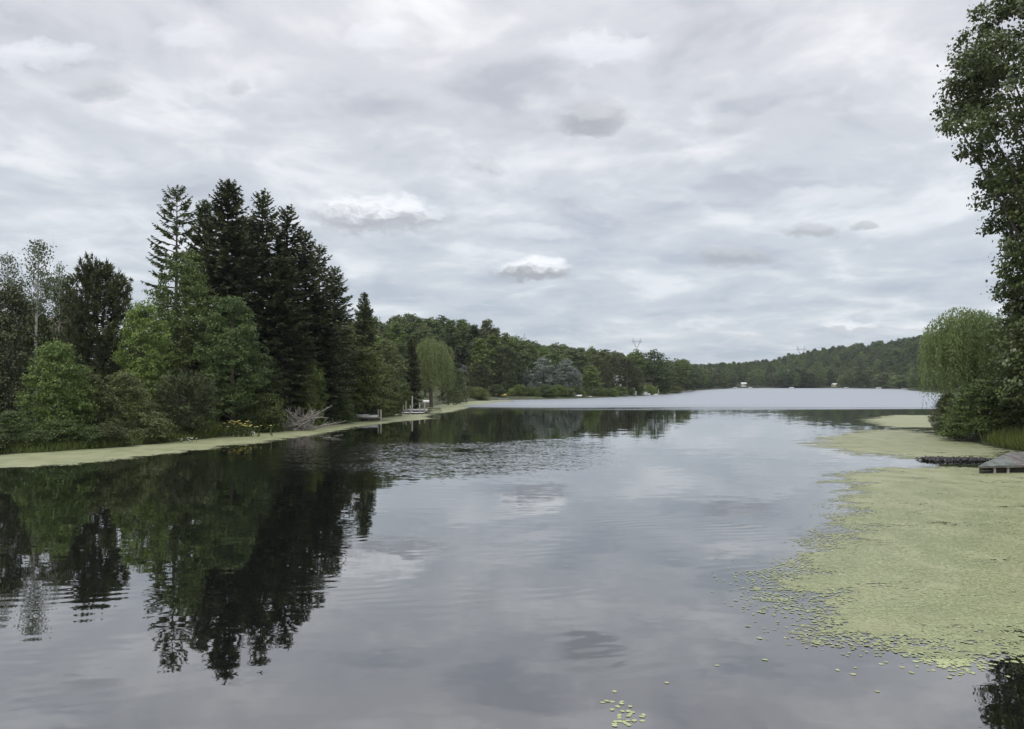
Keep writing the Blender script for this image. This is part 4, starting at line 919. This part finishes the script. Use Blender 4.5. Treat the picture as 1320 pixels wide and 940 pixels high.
# ------------------------------------------------------------------ low roof on the right
def low_roof():
    r = empty('boat_shelter', (0, 0, 0)); tag(r, 'low grey hipped roof of a boat shelter at the right water edge', 'shelter')
    ez, rz_ = 0.40, 1.0
    ex0, ey0 = at(1260, 600.5, ez); rx0, ry0 = at(1301, 582.5, rz_)
    edir = Vector((1.0, 0.16, 0)).normalized(); E0 = Vector((ex0, ey0, ez)); R0 = Vector((rx0, ry0, rz_)); nrm = Vector((-edir.y, edir.x, 0))
    run = (R0 - E0).dot(nrm); off = (R0 - E0).dot(edir); Lg = 9.0; n = 9
    up = Vector((0, 0, 1)); th = 0.05
    def P(u, w): return E0 + edir * u + nrm * (w * run) + up * (w * (rz_ - ez))
    for i in range(n):
        u0, u1 = i * Lg / n, (i + 1) * Lg / n - 0.012
        w0, w1 = min(1, u0 / off), min(1, u1 / off)
        lift = up * (0.006 * (i % 2)); poly = [P(u0, 0), P(u1, 0), P(u1, w1)] + ([P(off, 1)] if u0 < off < u1 else []) + ([P(u0, w0)] if w0 > 0.001 else [])
        poly = [p + lift for p in poly]; k_ = len(poly); vs = poly + [p - up * th for p in poly]
        fs = [tuple(range(k_)), tuple(range(2 * k_ - 1, k_ - 1, -1))] + [(j, j + k_, (j + 1) % k_ + k_, (j + 1) % k_) for j in range(k_)]
        MB().add(vs, fs).build('roof_panel', M['greenroof'] if i < 2 else M['pinkroof'], r)
    # far slope and hip end
    Bk = [E0 + nrm * (2 * run) + edir * 1.5, E0 + edir * Lg + nrm * (2 * run)]
    Re = R0 + edir * (Lg - off); g = nrm * 0.004
    for nm, poly in (('back_slope', [R0 + g, Re + g, Bk[1], Bk[0]]), ('hip_end', [E0 + nrm * 0.02 - edir * 0.01, R0 + nrm * 0.002 - edir * 0.012, Bk[0] - edir * 0.01])):
        k_ = len(poly); vs = poly + [p - up * th for p in poly]; fs = [tuple(range(k_)), tuple(range(2 * k_ - 1, k_ - 1, -1))] + [(j, j + k_, (j + 1) % k_ + k_, (j + 1) % k_) for j in range(k_)]
        MB().add(vs, fs).build(nm, M['greenroof'], r)
    fa = MB(); a_, b_ = E0 + nrm * 0.06 - up * 0.055, E0 + edir * Lg + nrm * 0.06 - up * 0.055
    fa.add([a_, b_, b_ + nrm * 0.04, a_ + nrm * 0.04] + [p - up * 0.06 for p in (a_, b_, b_ + nrm * 0.04, a_ + nrm * 0.04)], [(0, 1, 2, 3), (7, 6, 5, 4), (0, 4, 5, 1), (1, 5, 6, 2), (2, 6, 7, 3), (3, 7, 4, 0)]).build('fascia', M['wood'], r)
    for u in (0.25, 1.0, 1.75, 3.4, 5.2, 7.0, 8.7):
        p = E0 + edir * u + nrm * 0.16; MB().box(p.x - 0.05, p.x + 0.05, p.y - 0.05, p.y + 0.05, -0.8, ez - 0.12).build('post', M['wood'] if u in (1.0, 1.75) else M['darkwood'], r)
    for k_ in range(2):  # added dark boards standing in for the shade under the eave
        a_ = E0 + edir * 0.3 + nrm * (0.28 + 0.03 * k_) + up * (-0.06 - ez + 0.19 * k_); b_ = a_ + edir * (Lg - 0.4)
        MB().add([a_, b_, b_ + up * 0.17, a_ + up * 0.17] + [p + nrm * 0.03 for p in (a_, b_, b_ + up * 0.17, a_ + up * 0.17)], [(0, 1, 2, 3), (7, 6, 5, 4), (0, 4, 5, 1), (1, 5, 6, 2), (2, 6, 7, 3), (3, 7, 4, 0)]).build('eave_shade_board', M['darkwood'], r)
low_roof()

# ------------------------------------------------------------------ docks, boats, posts
def dock(px0, px1, D0, D1, z, label, wid=1.4, planks=10, mat='wood', legs=3):
    x0, x1 = xat(px0, D0), xat(px1, D1); d = Vector((x1 - x0, D1 - D0, 0)); ln = d.length
    r = empty('dock', (x0, D0, 0), math.atan2(d.y, d.x)); tag(r, label, 'dock', 'docks along the left shore')
    for i in range(planks):
        a, b = i * ln / planks, (i + 1) * ln / planks - 0.02; MB().box(a, b, -wid / 2, wid / 2, z - 0.05, z + 0.003 * (i % 2)).build('plank', M[mat], r)
    for s in (-1, 1): MB().box(0.02, ln - 0.03, s * wid / 2 - 0.05 - 0.02 * s, s * wid / 2 + 0.05 - 0.02 * s, z - 0.22, z - 0.053).build('stringer', M['darkwood'], r)
    for i in range(legs):
        for s in (-1, 1): u = 0.3 + i * (ln - 0.6) / max(1, legs - 1); MB().box(u - 0.06, u + 0.06, s * (wid / 2 - 0.2) - 0.06, s * (wid / 2 - 0.2) + 0.06, -1.2, z - 0.055).build('leg', M['palewood'], r)
    return r
def hull(L, B, Hh, up=True, n=11):
    V = []; Fq = []; K = 7
    for i in range(n):
        t = i / (n - 1); w = B / 2 * (math.sin(math.pi * min(1, 0.06 + 0.9 * t + 0.02)) ** 0.55 if t < 1 else 0.02); sh = 0.10 * Hh * (2 * t - 1) ** 2
        for k_ in range(K):
            q = -1 + 2 * k_ / (K - 1); V.append((L * (t - 0.5), w * math.copysign(abs(q) ** 0.8, q), (Hh + sh) * (abs(q) ** 2.2)))
    for i in range(n - 1):
        for k_ in range(K - 1): Fq.append((i * K + k_, i * K + k_ + 1, (i + 1) * K + k_ + 1, (i + 1) * K + k_))
    m = MB().add([(x, y, z if up else Hh * 1.1 - z) for x, y, z in V], Fq); return m
def boat(px, D, z, L, B, H_, label, mat='white', up=True, rz=0.0, cat='boat', group=None, name='rowboat', cabin=False):
    x = xat(px, D); r = empty(name, (x, D, z), rz); tag(r, label, cat, group)
    h = hull(L, B, H_, up).build('hull', M[mat], r, True); h.modifiers.new('thick', 'SOLIDIFY').thickness = 0.03
    if up:
        for u in (-0.22, 0.15): MB().box(L * u - 0.12, L * u + 0.12, -B * 0.40, B * 0.40, H_ * 0.62, H_ * 0.70).build('seat', M['wood'], r)
    else:
        MB().tube([(-L * 0.45, 0, H_ * 1.12), (L * 0.45, 0, H_ * 1.12)], 0.03, 5).build('keel', M[mat], r)
    if cabin:
        MB().box(-L * 0.2, L * 0.15, -B * 0.3, B * 0.3, H_ * 0.9, H_ * 1.9).build('cabin', M['white'], r)
        MB().box(L * 0.152, L * 0.165, -B * 0.26, B * 0.26, H_ * 1.3, H_ * 1.8).build('windscreen', M['glass'], r)
    return r
def post(px, D, top, label, w=0.13, mat='palewood', cap=True):
    x = xat(px, D); zt = topz(top, D); g = -0.9 if sdist([(x, D)])[0] < 0.3 else gz(x, D) - 0.3
    r = empty('mooring_post', (x, D, 0)); tag(r, label, 'post', 'mooring posts along the left shore')
    MB().tube([(0, 0, g), (0, 0, zt - 0.05)], [w * 1.05, w], 8).build('shaft', M[mat], r)
    MB().tube([(0, 0, zt - 0.048), (0, 0, zt)], [w * 1.08, w * 0.8], 8).build('top', M[mat], r)
dock(462, 492, 95.5, 95.5, 0.42, 'small wooden dock under the bright green rounded tree', 1.3, 8, 'palewood')
boat(467, 95.5, 0.43, 1.5, 0.8, 0.32, 'small upturned white dinghy on the nearer dock', up=False, rz=0.3, group='white boats by the docks')
boat(478, 95.6, 0.43, 1.9, 0.85, 0.24, 'flat upturned white rowboat beside two grey posts', up=False, rz=0.05, group='white boats by the docks')
post(487.8, 95.0, 528, 'grey post at the end of the nearer dock, next to the thicker post', 0.075, 'wood'); post(491.2, 94.6, 528, 'thicker pale post at the end of the nearer dock', 0.095)
dock(508, 522, 122, 121, 0.35, 'narrow pale gangway leading to the low white float', 0.9, 5, 'palewood', 2)
dock(519, 546, 118, 119, 0.20, 'low white float with mooring posts around it', 1.8, 10, 'white', 3)
for px, D, top, lb in [(520.2, 117, 522, 'pale mooring post at the gangway corner of the white float'), (523.5, 121, 517, 'thin mooring post behind the gangway'), (529, 117, 523, 'short mooring post in front of the tallest post'),
                       (531.6, 120, 511, 'tallest mooring post by the white float'), (541, 121, 519, 'mooring post beside the white rowboat'), (547.5, 123, 519, 'last mooring post at the outer end of the white float')]:
    post(px, D, top, lb, 0.10 if 'thin' not in lb else 0.07)
boat(538, 124, 0.02, 3.2, 1.2, 0.45, 'white rowboat moored behind the white float', rz=0.2, group='white boats by the docks')
boat(550.5, 160, 0.6, 1.6, 0.9, 0.45, 'white dinghy pulled up on the bank by the dark dock', up=False, rz=0.2, group='white boats by the docks')
dock(558, 575, 172, 174, 0.45, 'dark dock with pale deck below the weeping willow', 1.6, 6, 'palewood')
dock(574, 595, 194, 196, 0.42, 'long pale dock past the weeping willow', 1.6, 7, 'offwhite')
dock(612, 656, 215, 216, 0.25, 'long low pale float along the shore by the kayaks', 1.2, 12, 'offwhite')
boat(627, 224, gz(xat(627, 224), 224) + 0.05, 2.0, 0.8, 0.4, 'short yellow kayak lying on the shore', 'yellow', False, 0.1, 'kayak', 'yellow kayaks', 'kayak')
boat(646, 226, gz(xat(646, 226), 226) + 0.05, 3.4, 0.9, 0.45, 'long yellow kayak lying on the shore near the round boulder', 'yellow', False, -0.05, 'kayak', 'yellow kayaks', 'kayak')
def boulder(px, D, rad, label, mat='stone', seed=1):
    x = xat(px, D); R = np.random.default_rng(seed); V = []; Fq = []; nu, nv = 10, 7
    for j in range(nv):
        for i in range(nu):
            th = math.pi * j / (nv - 1); ph = 2 * math.pi * i / nu; q = rad * (1 + 0.12 * math.sin(3 * ph + th * 2 + seed) + 0.05 * R.normal())
            V.append((q * math.sin(th) * math.cos(ph), q * math.sin(th) * math.sin(ph), q * math.cos(th) * 0.95))
    for j in range(nv - 1):
        for i in range(nu): Fq.append((j * nu + i, (j + 1) * nu + i, (j + 1) * nu + (i + 1) % nu, j * nu + (i + 1) % nu))
    o = MB().add(V, Fq).build('boulder', M[mat], None, True); o.location = (x, D, gz(x, D) + rad * 0.6); tag(o, label, 'boulder', 'shore boulders')
boulder(662.5, 229, 0.55, 'round pale boulder beside the long yellow kayak', 'stone', 2)
boulder(655, 233, 0.32, 'small white boulder under the egg-shaped cedar', 'white', 3)
boulder(326, 71, 0.28, 'grey stone at the water edge by the yellow flowers', 'stone', 5)
boulder(432, 91.5, 0.22, 'small grey stone at the water edge past the dead branches', 'stone', 6)
boat(745, 240, gz(xat(745, 240), 240) + 0.1, 2.6, 0.8, 0.35, 'white canoe lying tilted on the shore below the silver trees', up=False, rz=-0.4, cat='canoe', name='canoe')
boat(760.5, 247, 0.0, 1.5, 0.9, 0.45, 'tiny white dinghy afloat under the bright green maple', rz=1.0, group='white boats along the far left shore')
boat(787, 262, 0.0, 1.4, 0.9, 0.45, 'tiny white dinghy afloat before the brownish pines', rz=0.4, group='white boats along the far left shore')
dock(804, 816, 282, 284, 0.45, 'pale dock beside the white motorboat', 1.4, 5, 'white')
post(817, 284, 500.5, 'white shore post between the pale dock and the white motorboat', 0.22, 'white'); post(819.4, 283, 504.5, 'short white post beside the taller white shore post', 0.25, 'white')
boat(832, 291, 0.0, 3.6, 1.5, 0.7, 'white motorboat moored at the point', rz=0.15, cabin=True, group='white boats along the far left shore', name='motorboat')
boat(844, 306, gz(xat(844, 306), 306), 2.2, 0.9, 0.4, 'white boat drawn up on the grass past the motorboat', up=False, rz=-0.4, group='white boats along the far left shore')
post(848.5, 306, 502.5, 'thin grey post on the point past the motorboat', 0.14)
dock(872, 892, 385, 420, 0.5, 'long pale jetty at the far end of the left shore', 1.5, 8, 'offwhite')
for px, D, L_, lb in [(913, 640, 2.5, 'white boat at the far shore below the pale rounded tree'), (926, 690, 2.5, 'white boat at the far shore left of the boathouse'), (947.5, 700, 3.5, 'white boat at the far shore nearest the boathouse'), (967.5, 712, 3.5, 'white boat at the far shore right of the boathouse'),
                      (1020.5, 712, 4.0, 'white boat at the far shore below the dark dome tree'), (1091, 690, 3.5, 'white boat at the far shore below the yellow-green tree'), (1132.5, 640, 4.0, 'white boat at the far shore below the willow clump'), (1166, 520, 3.4, 'white boat close to the right bank before the far shore')]:
    boat(px, D, 0.0, L_, 1.4, 0.9, lb, rz=RND.uniform(-0.4, 0.4), group='white boats along the far shore')

# ------------------------------------------------------------------ houses
def house(px, D, w, dpt, hw, hr, label, wall='white', roof='roofgrey', rz=0.0, zoff=0.0, name='house', z=None):
    x = xat(px, D); r = empty(name, (x, D, (gz(x, D) if z is None else z) + zoff), rz); tag(r, label, 'house' if name == 'house' else 'boathouse')
    b = MB(); b.add([(-w / 2, -dpt / 2, -0.6), (w / 2, -dpt / 2, -0.6), (w / 2, dpt / 2, -0.6), (-w / 2, dpt / 2, -0.6), (-w / 2, -dpt / 2, hw), (w / 2, -dpt / 2, hw), (w / 2, dpt / 2, hw), (-w / 2, dpt / 2, hw), (-w / 2, 0, hw + hr), (w / 2, 0, hw + hr)],
                    [(0, 1, 5, 4), (2, 3, 7, 6), (0, 4, 8, 7, 3), (1, 2, 6, 9, 5), (3, 2, 1, 0)]); b.build('wall', M[wall], r)
    for s in (-1, 1):
        ov = 0.35; y0, z0 = s * (dpt / 2 + ov), hw - hr * ov / (dpt / 2) + 0.02; t = 0.12; a = MB()
        v = [(-w / 2 - ov, y0, z0), (w / 2 + ov, y0, z0), (w / 2 + ov, s * 0.004, hw + hr + 0.02), (-w / 2 - ov, s * 0.004, hw + hr + 0.02)]; v += [(p[0], p[1], p[2] + t) for p in v]
        a.add(v, [(0, 1, 2, 3), (7, 6, 5, 4), (0, 4, 5, 1), (1, 5, 6, 2), (2, 6, 7, 3), (3, 7, 4, 0)]).build('roof_slope', M[roof], r)
    for i in range(max(1, int(w / 2.6))):
        cx_ = -w / 2 + (i + 0.5) * w / max(1, int(w / 2.6)); wn_ = MB().box(cx_ - 0.5, cx_ + 0.5, -dpt / 2 - 0.05, -dpt / 2 - 0.003, hw * 0.38, hw * 0.80).build('window', M['offwhite'], r)
        MB().box(cx_ - 0.42, cx_ + 0.42, -dpt / 2 - 0.058, -dpt / 2 - 0.052, hw * 0.42, hw * 0.77).build('pane', M['glass'], wn_)
    MB().box(w * 0.28, w * 0.28 + 0.9, -dpt / 2 - 0.06, -dpt / 2 - 0.004, 0, 2.0).build('door', M['darkwood'], r)
house(599.5, 250, 4.2, 4.5, 2.2, 1.7, 'white house with grey gabled roof half hidden by trees up the slope', rz=1.1, z=topz(487, 250))
house(795, 305, 5, 5, 2.6, 1.6, 'white cottage glimpsed between the brownish pines', rz=0.2, z=topz(499, 305))
house(48, 96, 7, 6, 3.4, 1.6, 'pinkish brick house glimpsed behind the white aspen trunk', 'pinkwall', 'roofbrown', 0.2, z=topz(452, 96) - 1.2)
house(203, 100, 6, 5, 2.4, 1.5, 'white house glimpsed through leaves behind the yellow-green tree', 'white', 'roofgrey', 0.1, z=topz(492, 100))
house(958.5, 742, 4.4, 4, 2.2, 1.2, 'small white boathouse on the far shore', 'white', 'white', 0.0, 0.5, 'boathouse')
house(1076, 728, 4.6, 4, 1.8, 1.0, 'low cream boathouse on the far shore beside the yellow-green tree', 'offwhite', 'offwhite', 0.1, 0.4, 'boathouse')

# ------------------------------------------------------------------ pylons
def pylon(px, D, top, gap, label):
    x = xat(px, D); g = gz(x, D); zt = topz(top, D) - g; r = empty('power_pylon', (x, D, g)); tag(r, label, 'pylon', 'power pylons on the distant ridge')
    hg = gap / 2 * D / F; zc_ = zt - 9.0; zw = zc_ - 13.0; t = 0.36
    for sx in (-1, 1):
        for sy in (-1, 1):
            MB().tube([(sx * 5.5, sy * 5.5, -1), (sx * 1.2, sy * 1.2, zw)], t, 4).build('leg', M['steel'], r)
    lat = MB(); n = 6
    for i in range(n):
        z0, z1 = zw * i / n, zw * (i + 1) / n; w0, w1 = 5.5 - 4.3 * i / n, 5.5 - 4.3 * (i + 1) / n
        for sy in (-1, 1): lat.tube([(-w0, sy * w0, z0), (w1, sy * w1, z1)], 0.1, 3); lat.tube([(w0, sy * w0, z0), (-w1, sy * w1, z1)], 0.1, 3)
    lat.build('lattice', M['steel'], r)
    for s in (-1, 1):
        a = MB(); a.tube([(s * 1.0, 0, zw), (s * hg * 0.8, -0.6, zc_)], t, 4); a.tube([(s * 1.2, 0, zw), (s * (hg + 1.0), 0.6, zc_)], t, 4)
        for i in range(4): q = i / 4; a.tube([(s * (1 + (hg * 0.8 - 1) * q), 0, zw + 13 * q), (s * (1.2 + (hg - .2) * (q + .25)), 0, zw + 13 * (q + .25))], 0.1, 3)
        a.build('arm', M['steel'], r)
        h = MB(); h.tube([(s * hg * 0.75, 0, zc_), (s * (hg + 0.8), 0, zt)], t, 4); h.tube([(s * (hg + 1.8), 0, zc_), (s * (hg + 0.8), 0, zt)], t, 4); h.build('horn', M['steel'], r)
    c = MB(); wd = hg + 4.5
    for dz_ in (0.0, 1.8): c.tube([(-wd, 0, zc_ + dz_ * 0.2), (-hg, 0, zc_ + dz_), (hg, 0, zc_ + dz_), (wd, 0, zc_ + dz_ * 0.2)], t, 4)
    for i in range(14): u0, u1 = -wd + i * 2 * wd / 14, -wd + (i + 1) * 2 * wd / 14; c.tube([(u0, 0, zc_ + (1.7 if i % 2 else 0.1)), (u1, 0, zc_ + (0.1 if i % 2 else 1.7))], 0.1, 3)
    c.build('crossarm', M['steel'], r)
pylon(671, 1500, 430, 9.5, 'power pylon above the low ridge behind the large dark layered pine')
pylon(821, 1750, 435.5, 8.5, 'power pylon standing straight above the brownish pines')
pylon(1033, 1850, 446, 8.5, 'power pylon whose head shows over the low end of the far hill')
pylon(1056, 2050, 448.5, 8, 'power pylon with only its tip above the far hill')

# ------------------------------------------------------------------ air
HAZE = 0.00009
hz = MB().box(-900, 1500, -250, 2400, -3.6, 140).build('haze', bpy.data.materials.new('haze_air'), None)
tag(hz, 'thin pale summer haze over the lake and hills', 'haze', kind='stuff')
hm = hz.data.materials[0]; hm.use_nodes = True; T = NT(hm.node_tree); T.n.clear(); ho = T.node('ShaderNodeOutputMaterial')
pv = T.node('ShaderNodeVolumePrincipled'); pv.inputs['Color'].default_value = (0.80, 0.88, 0.97, 1); pv.inputs['Density'].default_value = HAZE; pv.inputs['Anisotropy'].default_value = 0.2
T.l.new(pv.outputs[0], ho.inputs['Volume'])
